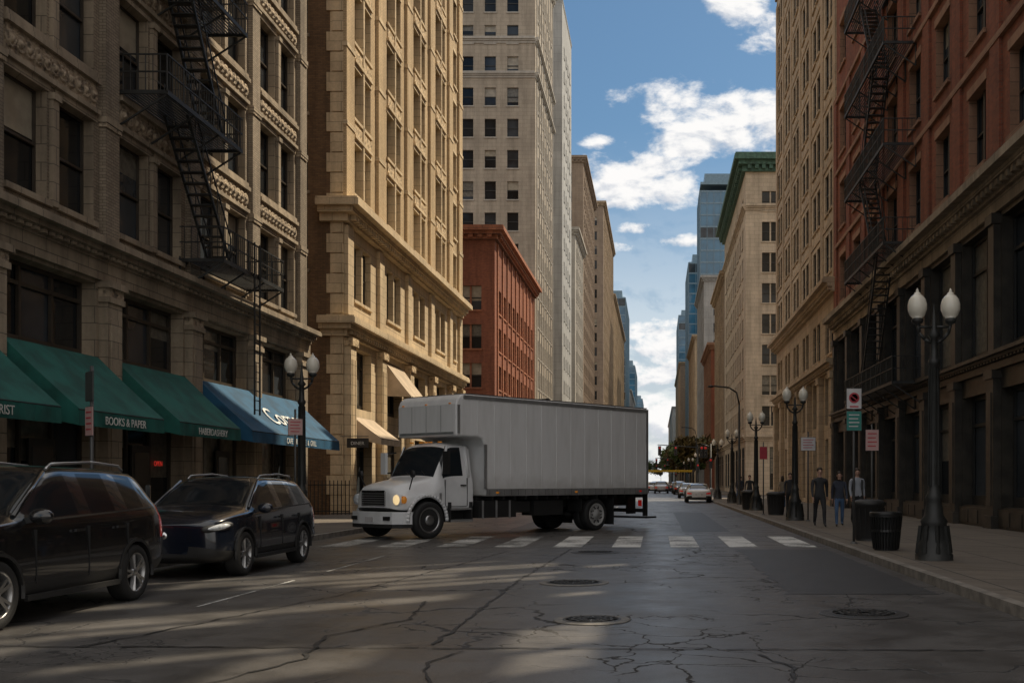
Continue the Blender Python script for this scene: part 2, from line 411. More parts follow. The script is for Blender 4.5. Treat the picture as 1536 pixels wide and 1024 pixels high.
# ---------------------------------------------------------------- weathered stone building with awnings
L1P=[12.5-4.88*1,12.5,17.38,22.26,27.14,32.02,36.9,41.78]
def build_L1():
    e=empty('stone_loft_building'); mb=MB(); Y0=6.0;Y1=42.7;H=32
    lower=[];upper=[]
    for a,b in zip(L1P[:-1],L1P[1:]):
        a-=Y0;b-=Y0
        lower.append((a+.5,b-.5,.35,3.9,'shop')); lower.append((a+.5,b-.5,4.6,6.45,'shop'))
        for k in range(6):
            z=7.95+k*3.7
            upper+=[(a+.62,a+2.22,z,z+2.5,'dh'),(b-2.22,b-.62,z,z+2.5,'dh')]
    facade(mb,(-14,Y0,0),(0,1,0),(1,0,0),Y1-Y0,0,7.0,lower,TRIM_L1,.45,FRB,TRIM_L1,2)
    facade(mb,(-14,Y0,0),(0,1,0),(1,0,0),Y1-Y0,7.0,H,upper,STONE_L1,.32,FRB,TRIM_L1,2,lintel=.2)
    for p in L1P:
        u=p-Y0
        mb.box(u-.36,u+.36,0,.22,.55,6.0,TRIM_L1); mb.box(u-.44,u+.44,0,.30,0,.55,TRIM_L1)
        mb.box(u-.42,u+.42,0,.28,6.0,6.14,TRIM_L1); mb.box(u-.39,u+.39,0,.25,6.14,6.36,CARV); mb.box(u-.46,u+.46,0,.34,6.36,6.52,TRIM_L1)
        mb.box(u-.22,u+.22,.22,.25,1.2,5.6,TRIM_L1)
        mb.box(u-.34,u+.34,0,.16,7.5,H-1.6,STONE_L1)
        for k in range(6):
            z=10.5+3.7*k; mb.box(u-.40,u+.40,0,.22,z,z+.16,TRIM_L1); mb.box(u-.38,u+.38,0,.2,z-.1,z-.003,CARV)
    L=Y1-Y0
    mb.box(0,L,0,.14,6.53,7.0,TRIM_L1)
    cornice(mb,0,L,7.0,.48,.6,TRIM_L1,dent=.30)
    for a,b in zip(L1P[:-1],L1P[1:]):
        a-=Y0;b-=Y0
        for k in range(6):
            z=10.75+3.7*k
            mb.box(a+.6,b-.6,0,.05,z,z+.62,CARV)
            mb.box(a+.5,b-.5,0,.13,z-.12,z-.003,TRIM_L1); mb.box(a+.5,b-.5,0,.16,z+.623,z+.75,TRIM_L1)
            n=11
            for i in range(n):
                c=a+.6+(b-a-1.2)*(i+.5)/n
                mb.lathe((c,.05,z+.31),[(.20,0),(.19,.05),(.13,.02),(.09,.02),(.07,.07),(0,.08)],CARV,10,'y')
            c=(a+b)/2; zz=7.95+3.7*k
            mb.box(c-.12,c+.12,0,.1,zz-.1,zz+2.35,TRIM_L1); mb.box(c-.16,c+.16,0,.15,zz+2.35,zz+2.5,TRIM_L1)
    cornice(mb,0,L,H-1.4,1.4,1.2,TRIM_L1,dent=.6,ext1=1.)
    mb.frame((-14,Y1,0),(-1,0,0),(0,1,0))
    mb.poly(((0,0,0),(22,0,0),(22,0,H),(0,0,H)),BROWN)
    mb.frame((0,0,0),(1,0,0),(0,1,0))
    mb.poly(((-14,Y0,0),(-36,Y0,0),(-36,Y0,H),(-14,Y0,H)),BROWN); mb.poly(((-36,Y0,0),(-36,Y1,0),(-36,Y1,H),(-36,Y0,H)),BROWN)
    mb.poly(((-14,Y0,H),(-14,Y1,H),(-36,Y1,H),(-36,Y0,H)),ROOF)
    mb.frame((-14,Y0,0),(0,1,0),(1,0,0))
    for a in (L1P[3]+2.0,L1P[4]+1.9,L1P[5]+2.6):
        u=a-Y0; mb.box(u,u+1.05,-.34,-.28,.14,2.5,FRD); mb.box(u+.12,u+.93,-.277,-.265,.5,2.3,GL2); mb.box(u+.86,u+.9,-.26,-.2,1.0,1.4,CHR)
    mb.build('walls_and_windows',e)
    red=mat('neon_red',(.5,.02,.02),.4,emit=(1,.06,.04),es=.3)
    text('OPEN',.20,red,(-14.30,30.6,1.95),(math.pi/2,0,math.pi/2),e,'neon_sign')
build_L1()

def awning(y0,y1,ztop,zout,proj,val,m,label,xw=-14,big=None,tm=None,vm=None):
    e=empty('awning'); mb=MB(); mb.frame((xw,0,0),(0,1,0),(1,0,0))
    n=10; ribs=max(2,int((y1-y0)/1.3))
    nu=24
    def pt(i,k):
        u=y0+(y1-y0)*i/nu; t=k/n
        sag=-.07*math.sin(math.pi*t)*(.4+.6*abs(math.sin(math.pi*ribs*i/nu)))
        return (u,.06+proj*t,ztop+(zout-ztop)*t+sag)
    b=len(mb.v); mi=mb.m(m)
    for i in range(nu+1):
        for k in range(n+1): mb.v.append(mb.t(*pt(i,k)))
    for i in range(nu):
        for k in range(n):
            q=b+i*(n+1)+k; mb.f.append((q,q+n+1,q+n+2,q+1)); mb.mi.append(mi); mb.sm.append(True)
    for i in range(nu):
        a=pt(i,n);c=pt(i+1,n)
        w=lambda i:.02*math.sin(i*1.9)
        mb.poly((a,c,(c[0],c[1]+w(i+1),c[2]-val),(a[0],a[1]+w(i),a[2]-val)),vm or m,True)
    for i in (0,nu):
        u=pt(i,0)[0]
        pts=[(u,.06,ztop)]+[pt(i,k) for k in range(1,n+1)]+[(u,proj+.06,zout-val),(u,.06,zout)]
        mb.poly(pts,m)
    for u in (y0+.02,(y0+y1)/2,y1-.02):
        mb.bar((u,.05,zout-.02),(u,proj+.04,zout-.03),.018,IRON,6)
    mb.bar((y0,proj+.05,zout-.02),(y1,proj+.05,zout-.02),.018,IRON,6)
    mb.build('canvas',e)
    if label: text(label,.26,tm,(xw+proj+.1,(y0+y1)/2,zout-val+.07),(math.pi/2,0,math.pi/2),e,'valance_lettering',.003)
    if big:
        s=math.atan2(ztop-zout,proj)
        o=text(big,1.15,tm,(xw+proj*.80,(y0+y1)/2+.2,ztop+(zout-ztop)*.80+.07),(0,0,0),e,'canopy_lettering',.004,shear=.25)
        xd=Vector((0,1,0)); yd=Vector((-math.cos(s),0,math.sin(s))); zd=xd.cross(yd)
        o.matrix_local=Matrix.Translation(o.location)@Matrix((xd,yd,zd)).transposed().to_4x4()
    return e
GREENC=mat('green_canvas',(.010,.100,.082),.8,var=.3,vs=1.5,bmp=.3,bs=90)
BLUEC=mat('blue_canvas',(.010,.075,.15),.75,var=.3,vs=1.5,bmp=.3,bs=90)
BEIGEC=mat('beige_canvas',(.50,.40,.29),.85,var=.15,vs=1.5)
LET=mat('white_lettering',(.7,.7,.66),.7)
awning(13.0,17.0,4.6,3.06,1.65,.36,GREENC,'BAKERY',tm=LET)
awning(17.75,22.0,4.6,3.06,1.65,.36,GREENC,'FLORIST',tm=LET)
awning(22.7,26.6,4.6,3.06,1.65,.36,GREENC,'BOOKS & PAPER',tm=LET)
awning(27.5,31.5,4.6,3.06,1.65,.36,GREENC,'HABERDASHERY',tm=LET)
awning(32.45,41.3,4.6,3.06,1.65,.36,BLUEC,'CAFE  BRASSERIE  &  GRILL',big='Corner',tm=LET)

# ---------------------------------------------------------------- buff brick building
def build_L2():
    e=empty('buff_brick_office_building'); mb=MB(); Y0=47.7;Y1=75.9;L=Y1-Y0;H=62
    cs=[3.0,9.1,15.2,21.3]
    low=[];mez=[];up=[]
    for c in cs:
        low+=[(c-1.75,c+1.75,.5,3.9,'shop'),(c-1.6,c+1.6,4.9,7.7,'shop')]
        mez+=[(c-1.5,c-.12,9.9,12.5),(c+.12,c+1.5,9.9,12.5)]
        for k in range(13):
            z=14.8+3.5*k; up+=[(c-1.5,c-.12,z,z+2.35),(c+.12,c+1.5,z,z+2.35)]
    low.append((25.2,27.4,.2,3.6,'shop')); 
    for k in range(13): up.append((25.6,26.8,14.8+3.5*k,17.15+3.5*k))
    mez.append((25.6,26.8,9.9,12.5))
    facade(mb,(-14,Y0,0),(0,1,0),(1,0,0),L,0,8.4,low,BUFFT,.5,FRD,BUFFT,2,sill=False)
    facade(mb,(-14,Y0,0),(0,1,0),(1,0,0),L,8.4,13.2,mez,BUFFT,.35,FRD,BUFFT,2)
    facade(mb,(-14,Y0,0),(0,1,0),(1,0,0),L,13.2,H,up,BUFF,.38,FRD,BUFFT,2,lintel=.2)
    edges=[0.55]+[(a+b)/2 for a,b in zip(cs[:-1],cs[1:])]+[24.2,27.75]
    for u in edges:
        mb.box(u-.42,u+.42,0,.3,.8,7.6,BUFFT); mb.box(u-.52,u+.52,0,.4,0,.8,BUFFT)
        for q in (-.25,0,.25): mb.box(u+q-.07,u+q+.07,.3,.34,1.2,7.0,BUFFT)
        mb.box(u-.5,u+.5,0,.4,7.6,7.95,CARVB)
        mb.box(u-.45,u+.45,0,.18,9.0,13.0,BUFFT)
        mb.box(u-.62,u+.62,0,.16,14.2,H-2,BUFF)
        for k in range(13): mb.box(u-.66,u+.66,0,.2,17.45+3.5*k,17.65+3.5*k,BUFFT)
    cornice(mb,0,L,8.0,.85,.7,BUFFT,dent=.4,ext0=.7)
    cornice(mb,0,L,13.1,.95,.9,BUFFT,dent=.45,ext0=.9)
    for c in cs:
        for k in range(13):
            z=17.45+3.5*k
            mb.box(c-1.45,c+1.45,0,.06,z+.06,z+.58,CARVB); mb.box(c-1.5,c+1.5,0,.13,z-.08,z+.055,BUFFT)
        mb.box(c-.11,c+.11,0,.1,14.8,H-3,BUFFT)
    cornice(mb,0,L,H-1.6,1.6,1.4,BUFFT,dent=.8,ext0=1.4)
    w=[]
    for k in range(16): w.append((1.0,2.2,4.0+3.5*k,6.2+3.5*k))
    facade(mb,(-14.6,Y0,0),(-1,0,0),(0,-1,0),16,0,H,w,BROWN,.3,FRD,TRIM_L1,2)
    mb.frame((-14,Y0,0),(-1,0,0),(0,-1,0))
    mb.poly(((0,0,0),(.6,0,0),(.6,0,H),(0,0,H)),BUFFT)
    for k in range(int(H/.9)): 
        mb.box(0,.75 if k%2 else .5,0,.07,k*.9+.03,k*.9+.87,BUFFT)
    cornice(mb,0,1.0,8.0,.85,.7,BUFFT); cornice(mb,0,1.0,13.1,.95,.9,BUFFT)
    mb.frame((0,0,0),(1,0,0),(0,1,0))
    mb.poly(((-14,Y1,0),(-31,Y1,0),(-31,Y1,H),(-14,Y1,H)),BROWN); mb.poly(((-31,Y0,0),(-31,Y1,0),(-31,Y1,H),(-31,Y0,H)),BROWN)
    mb.poly(((-14,Y0,H),(-14,Y1,H),(-31,Y1,H),(-31,Y0,H)),ROOF)
    mb.build('walls_and_windows',e)
build_L2()
awning(48.9,52.6,4.5,3.5,1.3,.3,BEIGEC,None)
awning(54.9,58.7,7.6,5.9,1.3,.05,BEIGEC,None)

simple('red_terracotta_building',-1,-14,92.2,122,20,23.5,ORANGE,ORT,fh=3.35,pitch=3.0,ww=1.9,wh=2.1,base=5.5,st='pair',corn=(1.1,.9),lod=1,fpitch=3.0,fww=1.9,foff=0,pw=.2,rec=.2)
simple('stone_skyscraper',-1,-14,123,144,26,67,TAN2,PALE,fh=3.6,pitch=2.6,ww=1.35,wh=2.1,base=8,corn=(1.6,.6),fpitch=2.6,fww=1.3,bands=(48,52),piers=True,pw=.2,rec=.18)
simple('concrete_slab_tower',-1,-14,158,175,20,73,GREY,GREY,fh=3.6,pitch=3.4,ww=1.2,wh=1.7,base=7,corn=(.6,.1),fpitch=9,fww=1.0,piers=False)
simple('stone_office_building',-1,-14,183,203,20,45,PALE,PALE,fh=3.6,pitch=3.2,ww=1.8,wh=2.1,pw=.2,rec=.15)
simple('brown_office_tower',-1,-14,203.1,240,20,63.4,BRN2,BRN2,fh=3.6,pitch=3.4,ww=2.1,wh=2.1,pw=.15,rec=.12)
simple('brown_office_tower',-1,-14,280,344,22,75,BRN2,TAN,fh=3.8,pitch=4,ww=2.6,wh=2.3,pw=.15,rec=.12)
simple('stone_office_building',-1,-14,344.1,457,22,62,TAN,TAN,fh=3.8,pitch=4.4,ww=2.8,wh=2.3,pw=.15,rec=.12)
glasstower('glass_skyscraper',-30,-14,476,540,84,3.8,3)
simple('stone_office_building',-1,-14,560,670,30,50,GREY,GREY,fh=4,pitch=5.5,ww=2.8,wh=2.4)
glasstower('glass_skyscraper',-40,-14,690,760,77,4,4)
simple('stone_office_building',-1,-14,780,1000,30,52,TAN,TAN,fh=4,pitch=7,ww=4,wh=2.4)
glasstower('glass_skyscraper',-40,-13.5,1010,1100,80,4,6)

# ---------------------------------------------------------------- red brick building, right (roof steps and added unseen screen shape the sunlight)
def build_R1():
    e=empty('red_brick_building'); mb=MB(); Y0=7.3;Y1=59.3;L=Y1-Y0
    A,B=26,38
    HA,HB,HC=18.3,23.2,29
    low=[]
    for i in range(13):
        a=i*4.0
        low+=[(a+.42,a+3.58,.75,4.2,'shop'),(a+.42,a+3.58,5.3,9.2,'shop')]
    def W(i0,i1,zs,off): return [(i*4.0+1.1-off,i*4.0+2.9-off,z,z+2.45,'pair') for i in range(i0,i1) for z in zs]
    facade(mb,(10,Y0,0),(0,1,0),(-1,0,0),L,0,10,low,IRONG,.4,FRD,IRONG,2,sill=False)
    facade(mb,(10,Y0,0),(0,1,0),(-1,0,0),L,10,HA,W(0,13,(11.25,15.25),0),RED,.34,FRD,REDT,2,lintel=.3)
    facade(mb,(10,Y0+A,0),(0,1,0),(-1,0,0),L-A,HA,HB,W(7,13,(19.25,),A),RED,.34,FRD,REDT,2,lintel=.3)
    facade(mb,(10,Y0+B,0),(0,1,0),(-1,0,0),L-B,HB,HC,W(10,13,(23.9,),B),RED,.34,FRD,REDT,2,lintel=.3)
    mb.frame((10,Y0,0),(0,1,0),(-1,0,0))
    for i in range(14):
        u=i*4.0
        mb.box(u-.34,u+.34,0,.24,.5,4.5,IRONG); mb.box(u-.40,u+.40,0,.32,0,.5,IRONG); mb.box(u-.2,u+.2,.24,.275,.8,4.1,IRONG)
        mb.box(u-.40,u+.40,0,.30,4.5,4.75,IRONG)
        mb.box(u-.26,u+.26,0,.2,5.25,9.0,IRONG); mb.box(u-.32,u+.32,0,.28,9.0,9.3,IRONG)
        mb.box(u-.45,u+.45,0,.10,10.9,(HA if u<A else HB)-.5,RED)
        if i<13:
            mb.box(u+.4,u+3.6,0,.1,.14,.7,IRONG)
            for q in (0,1,2): mb.box(u+.55+q*1.02,u+1.42+q*1.02,.1,.13,.22,.62,IRONG)
    mb.box(0,L,0,.16,4.76,4.95,IRONG); cornice(mb,0,L,4.95,.3,.45,IRONG,dent=.3)
    mb.box(0,L,0,.12,9.35,9.75,TRIM_L1); cornice(mb,0,L,9.75,.75,.8,TRIM_L1,dent=.45)
    mb.box(0,L,0,.125,14.35,14.55,REDT); mb.box(A,L,0,.125,18.35,18.55,REDT); mb.box(B,L,0,.125,22.35,22.55,REDT)
    mb.frame((0,0,0),(1,0,0),(0,1,0))
    ys=[Y0,Y0+A,Y0+B,Y1]; hs=[HA,HB,HC]
    mb.poly(((10,Y0,0),(30,Y0,0),(30,Y0,HA),(10,Y0,HA)),RED); mb.poly(((10,Y1,0),(30,Y1,0),(30,Y1,HC),(10,Y1,HC)),RED)
    for k in range(3):
        a,b,h=ys[k],ys[k+1],hs[k]
        mb.poly(((10,a,h),(10,b,h),(30,b,h),(30,a,h)),ROOF); mb.poly(((30,a,0),(30,b,0),(30,b,h),(30,a,h)),RED)
        if k<2: mb.poly(((10,b,h),(30,b,h),(30,b,hs[k+1]),(10,b,hs[k+1])),RED)
    mb.build('walls_and_windows',e)
    ms=MB()  # unseen blocker added above the roof: solid parts shade, gaps let sun patches through
    ms.box(12,13,10,55,38,66,RED); ms.box(12,12.6,Y0+A,55,HB+.05,38,RED)
    rnd=random.Random(19)
    y=10.0; yend=Y0+A
    while y<yend:
        w=.7+rnd.random()*1.3
        z=HA+.02
        while z<37.9:
            h=min(1.+rnd.random()*3.,38-z)
            if rnd.random()<.57: ms.box(12,12.12,y,min(y+w,yend),z,z+h,GREY)
            z+=h
        ms.bar((12.3,y,HA),(12.3,y,38),.10,IRON)
        y+=w
    ms.build('sun_blocker_screen',e)
build_R1()
def build_R2():
    e=empty('tan_stone_office_building'); mb=MB(); Y0=59.35;Y1=88.9;L=Y1-Y0;H=42.3
    low=[];up=[];mez=[]
    n=6;p=L/n
    for i in range(n):
        c=(i+.5)*p
        low+=[(c-1.5,c+1.5,.4,4.0,'shop'),(c-1.5,c+1.5,4.8,7.6,'shop')]
        mez+=[(c-1.45,c-.2,8.9,11.2),(c+.2,c+1.45,8.9,11.2)]
        for k in range(8): z=13.6+3.55*k; up+=[(c-1.45,c-.2,z,min(z+2.3,40.4)),(c+.2,c+1.45,z,min(z+2.3,40.4))]
    facade(mb,(10,Y0,0),(0,1,0),(-1,0,0),L,0,8.2,low,TAN,.5,FRD,TAN,2,sill=False)
    facade(mb,(10,Y0,0),(0,1,0),(-1,0,0),L,8.2,12.2,mez,TAN,.2,FRD,TAN,2)
    facade(mb,(10,Y0,0),(0,1,0),(-1,0,0),L,12.2,H,up,IVORY,.16,FRD,TAN,2)
    for i in range(n+1):
        u=min(max(i*p,.5),L-.5)
        mb.box(u-.42,u+.42,0,.3,0,7.3,TAN); mb.box(u-.5,u+.5,0,.38,7.3,7.7,TAN); mb.box(u-.45,u+.45,0,.08,12.9,H-1.5,TAN)
    cornice(mb,0,L,7.8,.6,.6,TAN,dent=.4); cornice(mb,0,L,12.1,.8,.8,TAN,dent=.5)
    for k in range(7): mb.box(.0,L,0,.06,16.2+3.55*k,16.5+3.55*k,TAN)
    cornice(mb,0,L,H-.9,.9,.5,TAN,dent=.8)
    mb.frame((0,0,0),(1,0,0),(0,1,0))
    mb.poly(((10,Y0,0),(32,Y0,0),(32,Y0,H),(10,Y0,H)),IVORY); mb.poly(((10,Y1,0),(32,Y1,0),(32,Y1,H),(10,Y1,H)),IVORY)
    mb.poly(((32,Y0,0),(32,Y1,0),(32,Y1,H),(32,Y0,H)),IVORY); mb.poly(((10,Y0,H),(10,Y1,H),(32,Y1,H),(32,Y0,H)),ROOF)
    mb.build('walls_and_windows',e)
build_R2()
simple('ivory_stone_building',1,10,120,157,26,38.2,IVORY,IVORY,fh=3.45,pitch=3.6,ww=2.1,wh=2.2,base=7,st='pair',corn=(1.9,1.3),cm=COPPER,fpitch=4.2,fww=1.9,foff=.1,rec=.12,piers=False,bands=(32,))
simple('brown_office_tower',1,10,157.5,184,24,32.5,BRN2,TAN,fh=3.4,pitch=3.2,ww=1.9,wh=2,pw=.15,rec=.12)
simple('red_brick_building',1,10,196,225,24,27,RED,REDT,fh=3.4,pitch=3.2,ww=1.5,wh=2)
simple('concrete_slab_tower',1,10,225.5,262,24,45,GREY,GREY,fh=3.6,pitch=3.6,ww=2,wh=2)
simple('stone_office_building',1,10.,280,330,24,40,TAN,TAN,fh=3.6,pitch=4,ww=2,wh=2)
glasstower('glass_skyscraper',14,36,343,365,98,3.8,2.2)
glasstower('glass_skyscraper',12,28,400,440,84,3.8,2.6)
simple('brown_office_tower',1,10,450,560,30,52,BRN2,TAN,fh=4,pitch=5,ww=2.8,wh=2.4)
glasstower('glass_skyscraper',12,40,580,640,92,4,4)
simple('stone_office_building',1,10,660,900,30,48,GREY,GREY,fh=4,pitch=8,ww=5,wh=2.4)

# ---------------------------------------------------------------- ground
def sheet(name,x0,x1,y0,y1,z,m):
    mb=MB(); mb.poly(((x0,y0,z),(x1,y0,z),(x1,y1,z),(x0,y1,z)),m); return mb.build(name)
sheet('ground',-3000,3000,-600,5000,-.03,GROUND)
sheet('road',-8.7,4.0,-120,2500,0,ASPH)
mb=MB(); mb.poly(((-200,76.8,-.004),(-8.7,76.8,-.004),(-8.7,91.3,-.004),(-200,91.3,-.004)),ASPH); mb.poly(((4,90,-.004),(200,90,-.004),(200,119,-.004),(4,119,-.004)),ASPH); mb.build('road')
mb=MB()
for (x0,x1,k,ys) in ((-14.5,-8.7,-8.7,[(-120,42.9),(42.9,47.5,),(47.5,76.8),(91.3,2000)]),(4.0,10.5,4.0,[(-120,90),(119,2000)])):
    for (a,b) in ys:
        z=.13
        if (a,b)==(42.9,47.5): z=.05
        if k<0:
            mb.box(x0,k-.16,a,b,-.02,z,PAVE); mb.box(k-.16,k,a,b,-.02,z+.004,KERB)
        else:
            mb.box(k+.16,x1,a,b,-.02,z,PAVE); mb.box(k,k+.16,a,b,-.02,z+.004,KERB)
mb.build('pavement')
sheet('alley_pavement',-60,-14.5,42.8,47.6,.02,PAVE)
mb=MB()
for x in (3.35,2.0,.65,-.7,-2.05,-3.4,-4.75,-6.1,-7.45):
    mb.poly(((x-.33,24.4,.004),(x+.33,24.4,.004),(x+.33,29.2,.004),(x-.33,29.2,.004)),PAINT if x>-2.5 else PAINT2)
mb.poly(((-8.2,31.0,.004),(-2,31.0,.004),(-2,31.3,.004),(-8.2,31.3,.004)),PAINT2)
for a,b in ((12.8,16.2),(17.8,22.5)): mb.poly(((-5.53,a,.004),(-5.48,a,.004),(-5.48,b,.004),(-5.53,b,.004)),PAINT2)
for k in range(30): y=34+k*9; mb.poly(((-2.4,y,.004),(-2.28,y,.004),(-2.28,y+3,.004),(-2.4,y+3,.004)),PAINT)
for y in (86,): mb.poly(((-8,y,.004),(3.5,y,.004),(3.5,y+.5,.004),(-8,y+.5,.004)),PAINT)
mb.build('road_markings')
mb=MB()
def rough_strip(x0,x1,y0,y1,z,m,amp,seed,n=30):
    r=random.Random(seed); L=[];Q=[]
    for i in range(n+1):
        y=y0+(y1-y0)*i/n; L.append((x0+(r.random()-.5)*amp,y,z)); Q.append((x1+(r.random()-.5)*amp*.3,y,z))
    for i in range(n): mb.poly((L[i],Q[i],Q[i+1],L[i+1]),m)
rough_strip(1.75,3.75,14.2,23.6,.004,PATCH,.16,1)
rough_strip(-4.6,-3.3,31.5,60,.004,PATCH,.06,5)
rough_strip(.8,2.2,32,52,.004,PATCH,.06,6)
def seam(pts,w,z=.008,seed=3):
    r=random.Random(seed); P=[]
    for a,b in zip(pts[:-1],pts[1:]):
        n=max(2,int((Vector(b)-Vector(a)).length/.15))
        for i in range(n):
            t=i/n; P.append(Vector((a[0]+(b[0]-a[0])*t+(r.random()-.5)*.06,a[1]+(b[1]-a[1])*t+(r.random()-.5)*.06)))
    for a,b in zip(P[:-1],P[1:]):
        d=(b-a).normalized(); q=Vector((-d.y,d.x))*w*(.2+r.random()*.6)
        mb.poly(((a.x-q.x,a.y-q.y,z),(b.x-q.x,b.y-q.y,z),(b.x+q.x,b.y+q.y,z),(a.x+q.x,a.y+q.y,z)),TAR)
seam([(-2.05,9.8),(-2.1,16),(-1.9,24)],.035); seam([(-8.3,9.75),(-2,9.6),(2,9.5),(4,9.45)],.03)
seam([(-5.2,9.7),(-4.2,14),(-3.6,19),(-3.2,23)],.025,seed=5)
seam([(-2.0,10.9),(-.6,10.75)],.02,seed=9)
seam([(-3.4,7.6),(-3.0,9),(-3.2,10.4),(-2.7,11.6),(-2.9,13.5)],.03,seed=21); seam([(.9,7.4),(1.1,8.6),(.8,9.4)],.025,seed=22); seam([(-1.6,7.6),(-1.9,8.8),(-1.7,9.6)],.025,seed=23)
mb.build('road_repairs')
MH=mat('cast_iron_cover',(.045,.044,.042),.5,metal=.3,var=.3,vs=12,bmp=.6,bs=30)
MHR=mat('cover_rim_concrete',(.15,.14,.125),.6,var=.3,vs=8)
def manhole(x,y,r,rim):
    mb=MB()
    mb.lathe((x,y,0),[(r+.10,.006),(r+.09,.012),(r+.01,.014)],rim,32,smooth=False)
    mb.lathe((x,y,0),[(r,.016),(r*.9,.020),(r*.88,.016)],MH,32,smooth=False)
    for q in (.72,.5,.28): mb.lathe((x,y,0),[(r*q,.017),(r*q,.022),(r*q-.03,.022),(r*q-.03,.017)],MH,32,smooth=False)
    for k in range(12):
        a=k*math.pi/6; mb.bar((x+r*.2*math.cos(a),y+r*.2*math.sin(a),.018),(x+r*.86*math.cos(a),y+r*.86*math.sin(a),.018),.008,MH)
    mb.build('manhole_cover')
manhole(-.70,11.55,.32,MHR); manhole(-1.22,15.8,.42,MHR); manhole(-1.3,22.6,.42,PATCH); manhole(2.35,12.1,.40,PATCH)

# ---------------------------------------------------------------- fire escapes
def fire_escape(xw,side,levels,depth,stairs,ladder=None,rail=.95):
    mb=MB(); mb.frame((xw,0,0),(0,1,0),(side,0,0)); D=depth; I=IRON
    for (z,a,b) in levels:
        mb.box(a,b,.02,.07,z-.07,z+.03,I); mb.box(a,b,D-.05,D,z-.09,z+.03,I); mb.box(a,a+.05,.071,D-.051,z-.07,z+.03,I); mb.box(b-.05,b,.071,D-.051,z-.07,z+.03,I)
        n=13
        for i in range(n): d=.1+(D-.2)*i/(n-1); mb.box(a+.051,b-.051,d-.018,d+.018,z-.01,z+.02,I)
        for h in (.5,rail):
            mb.bar((a,D-.02,z+h),(b,D-.02,z+h),.018,I); mb.bar((a,.05,z+h),(a,D,z+h),.018,I); mb.bar((b,.05,z+h),(b,D,z+h),.018,I)
        n=int((b-a)/.16)
        for i in range(n+1):
            u=a+(b-a)*i/n; mb.bar((u,D-.02,z),(u,D-.02,z+rail),.009 if i%6 else .02,I)
        for u in (a,b):
            for i in range(1,7): mb.bar((u,D*i/7,z),(u,D*i/7,z+rail),.009,I)
        k=max(2,int((b-a)/1.6))
        for i in range(k+1):
            u=a+.05+(b-a-.1)*i/k; mb.bar((u,.03,z-.9),(u,D-.05,z-.08),.022,I); mb.bar((u,.03,z-.9),(u,.03,z+.1),.02,I)
    for (u0,z0,u1,z1,d) in stairs:
        w=.32
        for dd in (d-w,d+w):
            mb.bar((u0,dd,z0),(u1,dd,z1),.035,I); mb.bar((u0,dd,z0+.85),(u1,dd,z1+.85),.016,I)
            for i in range(7):
                t=i/6; mb.bar((u0+(u1-u0)*t,dd,z0+(z1-z0)*t),(u0+(u1-u0)*t,dd,z0+(z1-z0)*t+.85),.011,I)
        n=int((z1-z0)/.24)
        for i in range(1,n):
            t=i/n; u=u0+(u1-u0)*t; z=z0+(z1-z0)*t; mb.box(u-.12,u+.12,d-w,d+w,z-.015,z+.015,I)
    if ladder:
        u,z0,z1=ladder
        for q in (-.22,.22): mb.bar((u+q,D+.03,z0),(u+q,D+.03,z1+1),.022,I)
        n=int((z1-z0)/.3)
        for i in range(n): mb.bar((u-.22,D+.03,z0+.15+i*.3),(u+.22,D+.03,z0+.15+i*.3),.013,I)
    mb.build('fire_escape')
fire_escape(-14+.0,1,[(8.0,31.2,36.2),(11.6,27.6,32.6),(15.3,28.0,33.0),(19.0,28,33)],1.35,
    [(32.4,8.0,29.4,11.6,.75),(31.9,11.6,29.4,15.3,.75),(31.9,15.3,29.4,19,.75)],ladder=(33.7,3.6,8.0))
fire_escape(10,-1,[(5.2,39.5,49.5),(10.7,41.0,49.5),(14.5,41.0,49.5),(18.4,41,49.5),(22.3,41,49.5)],1.3,
    [(46.8,5.2,43.2,10.7,.75),(44.,10.7,46.8,14.5,.75),(46.8,14.5,44,18.4,.75),(44,18.4,46.8,22.3,.75)])

# ---------------------------------------------------------------- street furniture
def lamp(x,y,z=.13,H=4.85):
    e=empty('street_lamp',(x,y,z)); mb=MB()
    mb.lathe((0,0,0),[(.33,0),(.33,.1),(.29,.14),(.29,.3),(.25,.36),(.22,.62),(.24,.68),(.17,.78),(.13,1.05),(.15,1.1),(.11,1.17),(.095,1.3),(.075,H*.7),(.10,H*.7+.03),(.10,H*.7+.1),(.07,H*.7+.14),(.06,H*.8),(.11,H*.8+.05),(.05,H*.8+.15),(.03,H*.88),(.0,H*.93)],IRON,16)
    for k in range(8):
        a=k*math.pi/4; mb.bar((.1*math.cos(a),.1*math.sin(a),1.3),(.08*math.cos(a),.08*math.sin(a),H*.69),.012,IRON)
        mb.bar((.29*math.cos(a),.29*math.sin(a),.12),(.23*math.cos(a),.23*math.sin(a),.6),.03,IRON)
    za=H*.845
    for s in (-1,1):
        pts=[(s*.04,0,za-.30),(s*.16,0,za-.24),(s*.26,0,za-.12),(s*.29,0,za+.04)]
        for a,b in zip(pts[:-1],pts[1:]): mb.bar(a,b,.03,IRON,8)
        mb.bar((s*.04,0,za-.02),(s*.29,0,za-.02),.022,IRON,8)
        mb.lathe((s*.29,0,za+.02),[(.03,0),(.09,.03),(.11,.08),(.085,.11)],IRON,14)
        mb.lathe((s*.29,0,za+.13),[(.08,0),(.13,.05),(.165,.15),(.168,.24),(.145,.33),(.10,.39),(.06,.42)],GLOBE,20)
        mb.lathe((s*.29,0,za+.545),[(.062,0),(.055,.03),(.025,.05),(.03,.07),(.0,.12)],GLOBE,10)
    mb.build('post_and_globes',e); return e
for (x,y) in ((4.86,18.7),(4.9,37.8),(4.75,51),(4.8,68),(4.8,84)): lamp(x,y)
for (x,y) in ((-9.35,28.1),(-9.3,62),(-9.3,100)): lamp(x,y)
